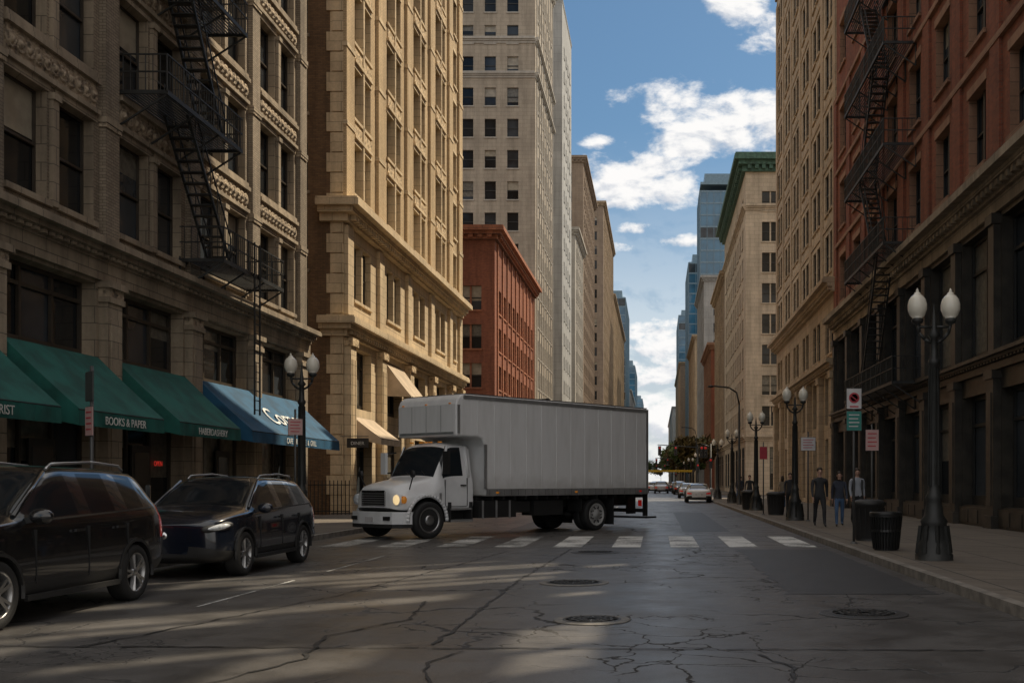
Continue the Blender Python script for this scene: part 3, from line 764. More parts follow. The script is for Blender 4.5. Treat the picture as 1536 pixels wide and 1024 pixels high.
for y in (124,150,176): lamp(4.8,y); 

def cobra(x,y,H,s):
    mb=MB(); mb.frame((x,y,.13),(1,0,0),(0,1,0))
    mb.lathe((0,0,0),[(.16,0),(.14,.5),(.09,.6),(.055,H-1)],IRON,10)
    pts=[(0,0,H-1),(s*.15,0,H-.3),(s*.6,0,H),(s*1.5,0,H+.1)]
    for a,b in zip(pts[:-1],pts[1:]): mb.bar(a,b,.05,IRON,8)
    mb.lathe((s*1.7,0,H+.08),[(.02,-.08),(.2,-.05),(.18,.04),(.02,.07)],IRON,12)
    mb.build('cobra_street_light')
cobra(4.95,64,7.0,-1); cobra(-9.3,74,7,1); cobra(4.9,132,8,-1)

WIRE=mat('bin_black_steel',(.018,.018,.018),.4,metal=.3)
def bin_(x,y,r,h):
    mb=MB(); mb.frame((x,y,.13),(1,0,0),(0,1,0))
    mb.lathe((0,0,0),[(r*.75,0),(r*.75,.05),(r*.72,.05)],WIRE,20)
    mb.lathe((0,0,0),[(r*.70,.03),(r*.86,h*.9),(r*.80,h*.9),(r*.64,.05)],BLACKP,20)
    mb.lathe((0,0,h*.9),[(r*.98,0),(r*1.03,.03),(r*1.03,.07),(r*.98,.10),(r*.8,.10),(r*.78,.02)],WIRE,24)
    mb.lathe((0,0,h*.5),[(r*.90,0),(r*.92,.03),(r*.90,.05)],WIRE,24)
    for k in range(28):
        a=k*2*math.pi/28; c,s=math.cos(a),math.sin(a)
        mb.bar((r*.76*c,r*.76*s,.03),(r*.96*c,r*.96*s,h*.92),.013,WIRE)
    mb.build('trash_bin')
bin_(4.6,21.4,.32,.74)
def bigbin(x,y):
    mb=MB(); mb.frame((x,y,.13),(1,0,0),(0,1,0))
    mb.lathe((0,0,0),[(.30,0),(.32,.06),(.36,.8),(.40,.82),(.40,.88),(.34,.93),(.2,.96),(.19,.90)],BLACKP,24)
    for k in range(16):
        a=k*2*math.pi/16; mb.bar((.31*math.cos(a),.31*math.sin(a),.1),(.36*math.cos(a),.36*math.sin(a),.76),.012,BLACKP)
    mb.build('trash_bin')
bigbin(4.95,24.9); bigbin(4.9,43.8); bigbin(4.5,52)

SGW=mat('sign_white',(.58,.56,.56),.45); SGR=mat('sign_red',(.45,.03,.05),.45); SGG=mat('sign_green',(.02,.19,.16),.45); SGP=mat('sign_pink',(.52,.33,.31),.5); POLE=mat('galvanised_pole',(.09,.09,.088),.5,metal=.4)
def sign(x,y,H,plates,base=.13,name='parking_sign',rot=0):
    e=empty(name,(x,y,base),rot); mb=MB()
    mb.bar((0,0,0),(0,0,H),.028,POLE,8); mb.lathe((0,0,0),[(.09,0),(.08,.03),(.03,.05)],POLE,10)
    for (z0,z1,w,m,kind) in plates:
        mb.box(-w/2,w/2,-.045,-.035,z0,z1,m); mb.box(-w/2-.01,w/2+.01,-.034,-.03,z0-.01,z1+.01,POLE)
        zc=(z0+z1)/2;h=z1-z0
        if kind=='no':
            mb.lathe((0,-.049,zc+.04*h),[(w*.36,0),(w*.36,-.004),(w*.25,-.004),(w*.25,0)],SGR,24,'y',False)
            mb.bar((-w*.22,-.05,zc+w*.2),(w*.22,-.05,zc-w*.15),.012,SGR)
            mb.box(-w*.3,w*.3,-.05,-.046,z0+.03,z0+.06,SGR)
        if kind=='txt':
            for i in range(4):
                zz=z1-h*(.18+.2*i); mb.box(-w*.36,w*(.36-.08*(i%2)),-.049,-.046,zz-h*.03,zz+h*.02,SGR if m!=SGG else SGW)
    mb.build('post_and_plates',e,0)
sign(4.36,23.6,3.45,[(2.98,3.42,.32,SGW,'no'),(2.50,2.92,.32,SGG,'txt')])
sign(5.75,28.5,2.9,[(2.2,2.75,.34,SGP,'txt')])
sign(5.25,37.0,3.1,[(2.45,2.9,.5,SGW,'txt')])
sign(-8.95,16.9,3.2,[(2.65,3.1,.30,POLE,''),(2.1,2.55,.30,SGP,'txt')],rot=math.radians(-42))
sign(-9.15,27.0,3.2,[(2.55,2.95,.34,SGP,'txt')],rot=math.radians(25))
sign(4.4,44,3.0,[(2.3,2.8,.3,SGR,'txt')])
def blade(x,y,z,w,h,label,side):
    e=empty('shop_sign',(x,y,z)); mb=MB(); mb.box(0 if side>0 else -w,w if side>0 else 0,-.05,.05,0,h,FRD); mb.bar((-.3*side,0,h+.08),(w*side,0,h+.08),.02,IRON,6)
    mb.build('board',e,.008); text(label,h*.5,LET,(side*w/2,-.053,h*.3),(math.pi/2,0,0),e)
blade(-13.7,47.2,3.0,.95,.42,'DINER',1)
mb=MB(); mb.frame((0,46.6,.06),(1,0,0),(0,1,0))
for i in range(22): mb.bar((-17+i*.17,0,0),(-17+i*.17,0,1.5),.014,IRON)
for z in (.15,1.3): mb.bar((-17,0,z),(-13.4,0,z),.02,IRON)
mb.build('iron_fence')

def signal(x,y,s,arm,H=5.6):
    e=empty('traffic_light',(x,y,.13)); mb=MB(); m=IRON
    mb.lathe((0,0,0),[(.18,0),(.16,.3),(.1,.4),(.07,H)],IRON,10)
    mb.bar((0,0,H-.3),(s*arm,0,H),.07,m,8,.045)
    for q in (.55,.95):
        xx=s*arm*q; mb.box(xx-.18,xx+.18,-.16,.16,H-1.2,H-.15,BLACKP)
        for i,c in enumerate((RLIGHT,BLACKP,BLACKP)): mb.lathe((xx,-.165,H-.36-i*.32),[(.11,0),(.1,-.02),(0,-.04)],c,12,'y')
    mb.box(-.15,.15,-.3,-.08,2.5,3.4,BLACKP); mb.lathe((0,-.31,3.2),[(.1,0),(0,-.03)],RLIGHT,12,'y')
    mb.build('mast_and_heads',e)
signal(4.6,91,-1,.8,4.6); signal(4.6,119.5,-1,4.5,5.5); signal(-9.2,118,1,1,4.5); signal(4.7,190,-1,5); signal(4.7,260,-1,5)
YEL=mat('yellow_painted_steel',(.62,.40,.02),.5)
mb=MB(); mb.frame((0,150,0),(1,0,0),(0,1,0)); mb.box(-9.5,5,-.1,.1,2.85,3.15,YEL); mb.bar((-9.6,0,0),(-9.6,0,3.3),.12,IRON,8); mb.bar((5.1,0,0),(5.1,0,3.3),.12,IRON,8); mb.build('yellow_height_barrier')

# ---------------------------------------------------------------- vehicles
def loft(name,st,facemat,mats,sub=2,cut=None,crease=(),parent=None):
    n=len(st[0][1]); v=[];f=[];mi=[]
    idx={}
    for i,(x,pr) in enumerate(st):
        for j,(y,z) in enumerate(pr):
            idx[i,j,1]=len(v); v.append((x,y,z))
            if y<.001: idx[i,j,-1]=idx[i,j,1]
            else: idx[i,j,-1]=len(v); v.append((x,-y,z))
    for i in range(len(st)-1):
        for j in range(n-1):
            for s in (1,-1):
                q=[idx[i,j,s],idx[i+1,j,s],idx[i+1,j+1,s],idx[i,j+1,s]]
                if s<0:q=q[::-1]
                f.append(q); mi.append(facemat(i,j))
    for i,s2 in ((0,1),(len(st)-1,-1)):
        for j in range(n-1):
            q=[]
            for k in (idx[i,j,1],idx[i,j+1,1],idx[i,j+1,-1],idx[i,j,-1]):
                if k not in q:q.append(k)
            if len(q)>2:
                if s2<0:q=q[::-1]
                f.append(q); mi.append(facemat(-1 if i==0 else -2,j))
    me=bpy.data.meshes.new(name); me.from_pydata(v,[],f); 
    for m in mats: me.materials.append(m)
    me.polygons.foreach_set('material_index',mi); me.polygons.foreach_set('use_smooth',[True]*len(f)); me.update()
    bm=bmesh.new(); bm.from_mesh(me); bmesh.ops.recalc_face_normals(bm,faces=bm.faces)
    if crease:
        cl=bm.edges.layers.float.get('crease_edge') or bm.edges.layers.float.new('crease_edge')
        inv={}
        for (i,j,s),k in idx.items(): inv.setdefault(k,(i,j))
        bm.verts.ensure_lookup_table()
        for e in bm.edges:
            a=inv[e.verts[0].index];b=inv[e.verts[1].index]
            if a[1]==b[1] and a[1] in crease: e[cl]=crease[a[1]]
            if a[0]==b[0] and ('s',a[0]) in crease: e[cl]=max(e[cl],crease['s',a[0]])
    bm.to_mesh(me); bm.free()
    o=bpy.data.objects.new(name,me); COL.objects.link(o)
    md=o.modifiers.new('s','SUBSURF'); md.levels=sub; md.render_levels=sub
    cutters=[]
    for (x,z,r,y0,y1) in (cut or []):
        for s in (1,-1):
            mb=MB(); mb.mats=list(mats); mb.lathe((x,0,z),[(r,y0*s),(r,y1*s)],mats[1],40,'y',False)
            c=mb.build('cutter'); 
            bm=bmesh.new(); bm.from_mesh(c.data); bmesh.ops.recalc_face_normals(bm,faces=bm.faces); bm.to_mesh(c.data); bm.free()
            b=o.modifiers.new('b','BOOLEAN'); b.object=c; b.operation='DIFFERENCE'; b.solver='EXACT'; cutters.append(c)
    bpy.context.view_layer.update()
    dg=bpy.context.evaluated_depsgraph_get(); ne=bpy.data.meshes.new_from_object(o.evaluated_get(dg))
    o.modifiers.clear(); o.data=ne
    for c in cutters: bpy.data.objects.remove(c)
    if parent:o.parent=parent
    return o
SWG=mat('steel_wheel_grey',(.38,.38,.37),.5)
def wheel(mb,x,y,z,r,w,s,style='car'):
    p=[(r*.66,-w*.5),(r*.93,-w*.5),(r*.985,-w*.40),(r,-w*.25),(r,w*.25),(r*.985,w*.40),(r*.93,w*.5),(r*.72,w*.52),(r*.68,w*.40)]
    if style=='car':
        mb.ring((x,y,z),p,RUB,36,s)
        mb.ring((x,y,z),[(r*.71,w*.47),(r*.68,w*.50),(r*.64,w*.42),(r*.62,w*.05)],ALU,36,s)
        mb.ring((x,y,z),[(r*.66,w*.1),(r*.60,-w*.05),(.0,-w*.07)],BLACKP,36,s)
        for k in range(10):
            a=2*math.pi*(k//2)/5+(.17 if k%2 else -.17); c,ss=math.cos(a),math.sin(a)
            mb.bar((x+r*.12*c,y+w*.34*s,z+r*.12*ss),(x+r*.65*c,y+w*.42*s,z+r*.65*ss),.020,ALU,4,.014)
        mb.ring((x,y,z),[(r*.18,w*.25),(r*.17,w*.42),(r*.1,w*.46),(0,w*.46)],ALU,16,s)
    else:
        mb.lathe((x,y,z),[(a,b*s) for a,b in p],RUB,36,'y')
        pr=[(r*.70,w*.47),(r*.66,w*.50),(r*.6,w*.40),(r*.56,w*.05),(r*.34,w*.12),(r*.28,w*.16),(r*.27,w*.5),(r*.2,w*.56),(0,w*.56)] if style=='front' else [(r*.70,w*.52),(r*.67,w*.56),(r*.62,w*.50),(r*.58,w*.42),(r*.36,w*.41),(r*.3,w*.42),(r*.26,w*.56),(0,w*.58)]
        mb.ring((x,y,z),pr,ALU if style=='front' else SWG,32,s)
        for k in range(10):
            a=2*math.pi*k/10; d=(.13 if style=='front' else .42)*w*s
            mb.lathe((x+r*.40*math.cos(a),y+d,z+r*.40*math.sin(a)),[(.02,0),(.02,.04*s),(0,.045*s)],BLACKP,8,'y')
        for k in range(8):
            a=2*math.pi*(k+.5)/8; d=(.09 if style=='front' else .42)*w*s
            mb.lathe((x+r*.50*math.cos(a),y+d,z+r*.50*math.sin(a)),[(.028,0),(.028,.012*s),(0,.013*s)],BLACKP,8,'y')

def prof(zb,w,zbelt,wg,zg,wt,zt,wc,zc,zmid):
    return [(0,zb),(w*.72,zb),(w*.95,zb+.05),(w,zb+.2),(w*.995,(zb+.2+zbelt-.06)/2),(w*.975,zbelt-.07),(wg,zg),(wt,zt),(wc,zc),(0,zmid)]
def car(name,loc,rot,paint,L=4.7,H=1.68,kind='suv',sub=2,lod=2):
    e=empty(name,loc,rot); k=L/4.7; h=H/1.68
    S=[]
    def st(x,zb,w,zbelt,wg,zg,wt,zt,wc,zc,zm): S.append((x*k,[(a,b*h) for a,b in prof(zb,w,zbelt,wg,zg,wt,zt,wc,zc,zm)]))
    st(2.30,.36,.52,.80,.50,.84,.42,.87,.25,.88,.885)
    st(2.24,.28,.76,.86,.72,.90,.60,.94,.35,.955,.96)
    st(2.02,.24,.90,.93,.86,.97,.72,1.02,.42,1.04,1.05)
    st(1.45,.22,.93,.99,.88,1.03,.74,1.09,.45,1.115,1.125)
    st(1.02,.22,.935,1.02,.88,1.06,.76,1.12,.5,1.16,1.17)
    if kind=='suv':
        st(.62,.22,.935,1.03,.87,1.09,.75,1.34,.5,1.385,1.40)
        st(.18,.22,.935,1.04,.865,1.10,.66,1.585,.48,1.625,1.645)
        st(-.22,.22,.935,1.045,.865,1.105,.655,1.61,.48,1.66,1.68)
        st(-.32,.22,.935,1.045,.865,1.105,.655,1.61,.48,1.66,1.68)
        st(-1.12,.22,.935,1.06,.865,1.12,.65,1.605,.47,1.655,1.675)
        st(-1.22,.22,.935,1.065,.865,1.125,.65,1.60,.47,1.65,1.67)
        st(-1.80,.24,.925,1.10,.85,1.16,.63,1.575,.46,1.62,1.64)
        st(-1.92,.25,.92,1.11,.84,1.18,.62,1.56,.45,1.605,1.625)
        st(-2.10,.28,.90,1.11,.81,1.20,.60,1.48,.42,1.545,1.57)
        st(-2.28,.32,.86,1.06,.77,1.12,.62,1.18,.4,1.22,1.23)
        st(-2.38,.40,.78,.90,.70,.93,.58,.95,.35,.96,.96)
        sidew={4,5,6,8,10}; shield={4,5}; rear={13}; 
    else:
        st(.55,.22,.93,1.0,.85,1.05,.7,1.30,.5,1.34,1.35)
        st(.10,.22,.93,1.0,.85,1.06,.62,1.52,.46,1.56,1.58)
        st(-.35,.22,.93,1.01,.85,1.07,.61,1.55,.45,1.60,1.62)
        st(-.43,.22,.93,1.01,.85,1.07,.61,1.55,.45,1.60,1.62)
        st(-1.1,.22,.93,1.02,.84,1.08,.60,1.50,.45,1.54,1.56)
        st(-1.6,.22,.92,1.02,.83,1.08,.64,1.26,.45,1.30,1.31)
        st(-1.9,.24,.91,1.02,.83,1.06,.68,1.10,.45,1.12,1.13)
        st(-2.25,.3,.86,.98,.76,1.02,.62,1.06,.4,1.08,1.08)
        st(-2.38,.4,.76,.85,.68,.88,.5,.90,.3,.91,.91)
        sidew={4,5,6,8,9}; shield={4,5}; rear={9,10}
    def fm(i,j):
        if i in (-1,-2): return 3 if (i==-2 and j in(5,) and kind=='suv') else (1 if j in (0,1) else 0)
        if j in (0,1): return 1
        if j==2: return 4
        if j==6 and i in sidew: return 2
        if j in (7,8) and (i in shield or i in rear): return 2
        if j in (4,5) and i==len(S)-3 and kind=='suv': return 3
        if j in (4,) and i==len(S)-2: return 3
        return 0
    loft('body',S,fm,[paint,BLACKP,GL,RLIGHT,BLACKP,HLIGHT],sub,
        cut=[(1.42*k,.35,.405,.60,1.3),(-1.38*k,.35,.405,.60,1.3)],crease={6:.6,5:.35,('s',4):.4,7:.35},parent=e)
    mb=MB(); r=.355
    for (x) in (1.42*k,-1.38*k):
        for s in (1,-1):
            wheel(mb,x,s*.815,r,r,.235,s)
            n=20
            for q in range(n):
                a0=math.pi*(-.05+1.1*q/n);a1=math.pi*(-.05+1.1*(q+1)/n)
                mb.bar((x+.415*math.cos(a0),s*.925,.35+.415*math.sin(a0)),(x+.415*math.cos(a1),s*.925,.35+.415*math.sin(a1)),.018,BLACKP)
    for s in (1,-1):
        mb.ell((.86*k,s*1.03,1.12*h),((.07,0,0),(0,.13,0),(0,0,.085)),paint); mb.bar((.85*k,s*.86,1.07*h),(.86*k,s*.98,1.1*h),.03,BLACKP)
        zt=(1.585 if kind=='suv' else 1.5)*h
        mb.bar((.98*k,s*.80,1.12*h),(.20*k,s*.655,zt),.028,paint,6)
        for xx in (-.05,-.98): mb.box((xx-.09)*k,(xx+.09)*k,s*.925,s*.955,.925*h,.955*h,paint)
        for xx in (.78,-.27,-1.17): mb.box(xx*k-.004,xx*k+.004,s*.90,s*.938,.42,.98*h,BLACKP)
        mb.box(-.95*k,.95*k,s*.90,s*.945,.25,.31,BLACKP)
        mb.bar((.62*k,s*.885,1.075*h),(-1.9*k,s*.858,1.145*h if kind=='suv' else 1.075*h),.009,CHR)
        if kind=='suv':
            pts=[(.05,.60,1.62),(-.05,.60,1.68),(-.9,.59,1.715),(-1.6,.58,1.68),(-1.7,.58,1.62)]
            for a,b in zip(pts[:-1],pts[1:]): mb.bar((a[0]*k,s*a[1],a[2]*h),(b[0]*k,s*b[1],b[2]*h),.018,ALU,6)
        mb.lathe((2.20*k,s*.60,.42*h),[(.06,0),(.055,.03),(0,.035)],HLIGHT,12,'x')
        ax=Vector((-.19,s*.15,.03)); up=Vector((-.02,0,.068)); nn=Vector((.62,s*.78,.05))*.085
        mb.ell((2.10*k,s*.745,.84*h),(ax,up,nn),HLIGHT,20,10)
        mb.ell((2.10*k,s*.745,.84*h),(ax*1.10,up*1.22,nn*.90),BLACKP,20,10)
    mb.box(2.18*k,2.27*k,-.44,.44,.60*h,.80*h,BLACKP)
    for i in range(4): z=(.63+.048*i)*h; mb.box(2.27*k,2.29*k,-.42,.42,z,z+.014,CHR)
    mb.lathe((2.29*k,0,.71*h),[(.06,0),(.055,.015),(.0,.016)],CHR,16,'x')
    mb.box(2.20*k,2.28*k,-.5,.5,.36*h,.48*h,BLACKP); mb.box(2.282*k,2.292*k,-.22,.22,.42*h,.52*h,POLE)
    mb.box(-2.37*k,-2.34*k,-.26,.26,.62*h,.74*h,SGW)
    mb.box(-2.4*k,-2.30*k,-.66,.66,.30*h,.42*h,BLACKP)
    mb.bar((1.0*k,.5,1.165*h),(.80*k,-.1,1.26*h),.008,BLACKP); mb.bar((1.0*k,-.05,1.175*h),(.80*k,-.55,1.25*h),.008,BLACKP)
    mb.build('wheels_and_trim',e)
    return e
BLKPAINT=mat('black_car_paint',(.008,.008,.009),.22,coat=1.,var=.1)
NAVY=mat('navy_car_paint',(.007,.010,.018),.22,coat=1.,var=.1)
SILV=mat('silver_car_paint',(.40,.41,.43),.3,metal=.5,coat=1.,var=.05)
WHC=mat('white_car_paint',(.7,.7,.7),.3,coat=1.,var=.05)
car('parked_suv',(-7.52,12.12,0),-math.pi/2,BLKPAINT,4.75,1.70)
car('parked_suv',(-7.5,18.48,0),-math.pi/2,NAVY,4.65,1.60)
car('sedan_car',(3.0,78,0),math.pi/2,WHC,4.6,1.45,'sedan',1)
for i,(x,y,p) in enumerate(((2.9,98,SILV),(2.9,126,BLKPAINT),(2.9,133,WHC),(2.9,140,NAVY),(-.4,150,WHC),(.6,138,SILV),(-3.5,170,BLKPAINT),(2.9,165,SILV),(-.2,185,NAVY),(2.9,172,BLKPAINT),(-7.5,66,SILV),(-7.5,100,BLKPAINT))):
    car('sedan_car',(x,y,0),math.pi/2 if x>-3 else -math.pi/2,p,4.6,1.45+.1*(i%3),'sedan',1)

def truck():
    e=empty('box_truck',(-2.78,33.66,0),math.atan2(-.775,-.632))
    BX0,BX1,BXF=-2.41,4.56,5.62; zt=3.86;zb=1.10;hw=1.25;zo=2.72
    mb=MB()
    v=[(BX0,zb),(BX1,zb),(BX1,zo-.25),(BX1+.12,zo-.06),(BX1+.3,zo),(BXF-.02,zo),(BXF,zo+.05),(BXF,zt-.28),(BXF-.06,zt-.12),(BXF-.2,zt-.02),(BXF-.32,zt),(BX0,zt)]
    n=len(v)
    for s in (1,-1):
        for (x,z) in v: mb.v.append((x,s*hw,z))
    wi=mb.m(WHITEB)
    mb.f.append(tuple(range(n))[::-1]); mb.mi.append(wi); mb.sm.append(False); mb.f.append(tuple(range(n,2*n))); mb.mi.append(wi); mb.sm.append(False)
    for i in range(n):
        j=(i+1)%n; mb.f.append((i,j,n+j,n+i)); mb.mi.append(wi); mb.sm.append(False)
    mb.build('cargo_box',e,.05,3)
    RAIL=mat('aluminium_rail',(.42,.42,.42),.35,metal=.6); DARKT=mat('top_rail_dark',(.12,.12,.12),.5)
    mb=MB()
    for s in (1,-1):
        y0,y1=(hw+.002,hw+.022) if s>0 else (-hw-.022,-hw-.002)
        mb.box(BX0,BX1,y0,y1,zb,zb+.20,RAIL)
        mb.box(BX0+.0,BXF-.25,y0,y1,zt-.13,zt-.03,RAIL)
        mb.box(BX1-.02,BX1+.08,y0,y1,zb+.2,zo-.2,RAIL); mb.box(BX0,BX0+.1,y0,y1,zb+.2,zt-.13,RAIL)
        x=BX0+.55
        while x<BXF-.3:
            z0=zb+.2 if x<BX1-.1 else zo+.1
            ya,yb=(hw+.002,hw+.010) if s>0 else (-hw-.010,-hw-.002)
            mb.box(x-.014,x+.014,ya,yb,z0,zt-.13,WHITEB)
            x+=.61
        for x in (BX0+.4,BX0+3.4,BX1-.4): mb.box(x-.05,x+.05,hw*s+(.022 if s>0 else -.035),hw*s+(.035 if s>0 else -.022),zb+.07,zb+.12,AMBER if x>0 else RLIGHT)
        mb.box(BXF-.12,BXF-.04,y0,y1,zo+.08,zt-.3,RAIL)
    for i in range(26): mb.box(BX0+.1+i*.27,BX0+.11+i*.27,hw+.022,hw+.028,zb+.02,zb+.18,DARKT)
    mb.box(BX0,BXF-.35,-hw+.03,hw-.03,zt+.002,zt+.03,DARKT)
    for y in (-1.0,0,1.0): mb.box(BXF+.0,BXF+.02,y-.04,y+.04,zt-.27,zt-.24,AMBER)
    mb.box(BXF+.001,BXF+.012,-hw+.1,hw-.1,zo+.06,zo+.12,RAIL)
    for y in (-.62,.0,.62): mb.box(BXF+.001,BXF+.006,y-.008,y+.008,zo+.13,zt-.3,RAIL)
    mb.box(BX0-.03,BX0-.002,-hw,hw,zb,zb+.2,RAIL); mb.box(BX0-.03,BX0-.002,-hw,hw,zt-.2,zt-.02,RAIL); mb.box(BX0-.03,BX0-.002,-hw,-hw+.12,zb+.2,zt-.2,RAIL); mb.box(BX0-.03,BX0-.002,hw-.12,hw,zb+.2,zt-.2,RAIL)
    for i in range(7): mb.box(BX0-.02,BX0-.004,-hw+.12,hw-.12,zb+.22+i*.35,zb+.55+i*.35,WHITEB)
    for s in (1,-1):
        mb.box(BX0+.1,6.9,s*.43-.04,s*.43+.04,.72,.98,BLACKP)
        mb.box(BX0+.05,BX1,s*.8-.03,s*.8+.03,.98,zb-.003,BLACKP)
    for i in range(16): mb.box(BX0+.2+i*.43,BX0+.28+i*.43,-1.2,1.2,.99,zb-.004,BLACKP)
    mb.box(-.08,.08,-.9,.9,.42,.58,BLACKP); mb.lathe((0,0,.5),[(0,-.25),(.2,-.15),(.24,0),(.2,.15),(0,.25)],BLACKP,16,'x')
    mb.bar((0,0,.55),(4.5,0,.72),.06,BLACKP,8)
    mb.box(6.37,6.53,-.95,.95,.42,.54,BLACKP)
    mb.box(3.35,4.75,.62,1.16,.50,.97,BLACKP)
    for x in (3.6,4.1,4.6): mb.box(x-.03,x+.03,1.16,1.175,.48,.98,RAIL)
    mb.box(5.0,5.75,.80,1.2,.42,.48,RAIL); mb.box(5.0,5.75,.86,1.18,.74,.79,RAIL); mb.box(4.98,5.03,.8,1.18,.42,.95,BLACKP); mb.box(5.72,5.77,.8,1.18,.42,.95,BLACKP); mb.box(5.03,5.72,.55,.84,.46,.95,BLACKP)
    mb.box(1.4,2.6,.60,1.12,.52,.95,BLACKP); mb.box(2.75,3.3,.70,1.1,.62,.94,BLACKP)
    for s in (1,-1): mb.box(-.78,-.76,s*.9-.32,s*.9+.32,.16,.98,BLACKP); mb.box(.66,.68,s*.9-.3,s*.9+.3,.6,.98,BLACKP)
    mb.box(BX0-.12,BX0-.04,-1.1,1.1,.5,.62,BLACKP)
    for s in (1,-1): mb.box(BX0-.16,BX0-.04,s*1.05-.06,s*1.05+.06,.38,1.5,BLACKP); mb.box(BX0-.1,BX0+.3,s*.6-.04,s*.6+.04,.45,.98,BLACKP)
    mb.box(BX0-.62,BX0-.12,-1.1,1.1,.30,.36,BLACKP); mb.box(BX0-.05,BX0-.035,-.95,-.8,.7,.9,RLIGHT); mb.box(BX0-.05,BX0-.035,.8,.95,.7,.9,RLIGHT)
    for x,stl in ((6.45,'front'),(0,'rear')):
        for s in (1,-1):
            wheel(mb,x,s*1.06,.49,.49,.27,s,stl)
            if stl=='rear': wheel(mb,x,s*.75,.49,.49,.27,s,stl)
    mb.build('chassis_and_wheels',e)
    S=[]
    def pr(x,zb_,w,zbelt,wg,zg,wt,zt_,wc,zc,zm): S.append((x,[(0,zb_),(w*.8,zb_),(w*.97,zb_+.04),(w,zb_+.15),(w,(zb_+zbelt)/2+.05),(w*.99,zbelt-.07),(wg,zg),(wt,zt_),(wc,zc),(0,zm)]))
    pr(7.34,.78,.62,1.16,.58,1.20,.52,1.27,.36,1.31,1.32)
    pr(7.27,.72,.86,1.14,.76,1.20,.60,1.34,.40,1.39,1.40)
    pr(7.05,.70,1.06,1.16,.92,1.24,.68,1.42,.44,1.475,1.485)
    pr(6.60,.70,1.14,1.20,.98,1.28,.74,1.49,.48,1.55,1.56)
    pr(6.28,.70,1.15,1.22,1.00,1.33,.82,1.55,.52,1.60,1.61)
    pr(6.12,.70,1.12,1.34,1.04,1.42,.92,1.62,.56,1.65,1.66)
    pr(5.90,.70,1.10,1.50,1.04,1.60,.90,2.08,.6,2.11,2.12)
    pr(5.66,.70,1.10,1.54,1.04,1.62,.90,2.42,.64,2.50,2.53)
    pr(5.50,.70,1.10,1.55,1.04,1.63,.89,2.45,.66,2.55,2.58)
    pr(5.18,.70,1.10,1.56,1.04,1.64,.89,2.45,.66,2.55,2.58)
    pr(5.02,.70,1.10,1.56,1.04,1.64,.89,2.45,.66,2.54,2.57)
    pr(4.84,.72,1.08,1.56,1.02,1.64,.88,2.42,.64,2.50,2.52)
    def fm(i,j):
        if j in (0,1): return 1
        if j in (7,8) and i in (5,6): return 2
        if j==6 and i in (6,7,8): return 2
        return 0
    loft('cab_and_hood',S,fm,[WHITEP,BLACKP,GL,BLACKP],2,cut=[(6.45,.49,.62,.62,1.5)],crease={6:.5,5:.2,7:.5,('s',5):.6,('s',11):.9,('s',0):.3},parent=e)
    mb=MB()
    for s in (1,-1):
        n=22
        for q in range(n):
            a0=math.pi*(-.02+1.04*q/n);a1=math.pi*(-.02+1.04*(q+1)/n)
            mb.bar((6.45+.64*math.cos(a0),s*1.10,.49+.64*math.sin(a0)),(6.45+.64*math.cos(a1),s*1.10,.49+.64*math.sin(a1)),.05,WHITEP,6)
        hm=HWARM if s>0 else HLIGHT
        mb.lathe((6.98,s*.86,1.03),[(0,-.05),(.13,.08),(.15,.24),(.14,.29)],WHITEP,20,'x'); mb.lathe((7.27,s*.86,1.03),[(.135,0),(.12,.025),(.06,.04),(0,.045)],hm,20,'x')
        mb.lathe((7.1,s*1.0,1.03),[(.02,-.02),(.10,.02),(.09,.10),(0,.13)],HLIGHT if s<0 else AMBER,16,'x')
        mb.box(5.86,5.872,s*1.085,s*1.112,.85,1.55,BLACKP); mb.box(5.10,5.112,s*1.085,s*1.112,.85,1.6,BLACKP); mb.box(5.115,5.855,s*1.09,s*1.110,.83,.842,BLACKP)
        mb.box(5.16,5.34,s*1.10,s*1.135,1.38,1.42,BLACKP)
        mb.bar((5.92,s*1.08,1.75),(6.02,s*1.34,1.72),.018,BLACKP); mb.bar((5.85,s*1.02,2.3),(6.02,s*1.34,2.28),.018,BLACKP)
        mb.box(5.98,6.06,s*1.34-.11,s*1.34+.11,1.70,2.30,WHITEP if s<0 else BLACKP)
        mb.bar((5.93,s*.985,1.60),(5.66,s*.905,2.46),.035,WHITEP,6)
        mb.bar((5.03,s*1.045,1.62),(5.03,s*.895,2.45),.05,WHITEP,6)
        mb.bar((6.0,s*.95,1.62),(5.66,s*.86,2.46),.02,BLACKP,6)
        mb.bar((6.9,s*.92,1.3),(6.95,s*1.12,1.62),.012,BLACKP); mb.lathe((6.95,s*1.12,1.70),[(0,-.05),(.09,-.03),(.1,.02),(0,.03)],BLACKP,14,'x')
        mb.box(6.0,6.07,s*1.095,s*1.12,1.0,1.2,RAIL)
    mb.box(7.26,7.345,-.50,.50,.86,1.24,BLACKP)
    for i in range(6): mb.box(7.345,7.36,-.48,.48,.88+i*.06,.895+i*.06,RAIL)
    for y in (-.50,.47): mb.box(7.34,7.365,y,y+.03,.86,1.24,CHR)
    mb.box(7.34,7.365,-.50,.50,1.241,1.27,CHR)
    pts=[(6.98,1.14),(7.22,1.08),(7.40,.85),(7.47,.45),(7.48,0),(7.47,-.45),(7.40,-.85),(7.22,-1.08),(6.98,-1.14)]
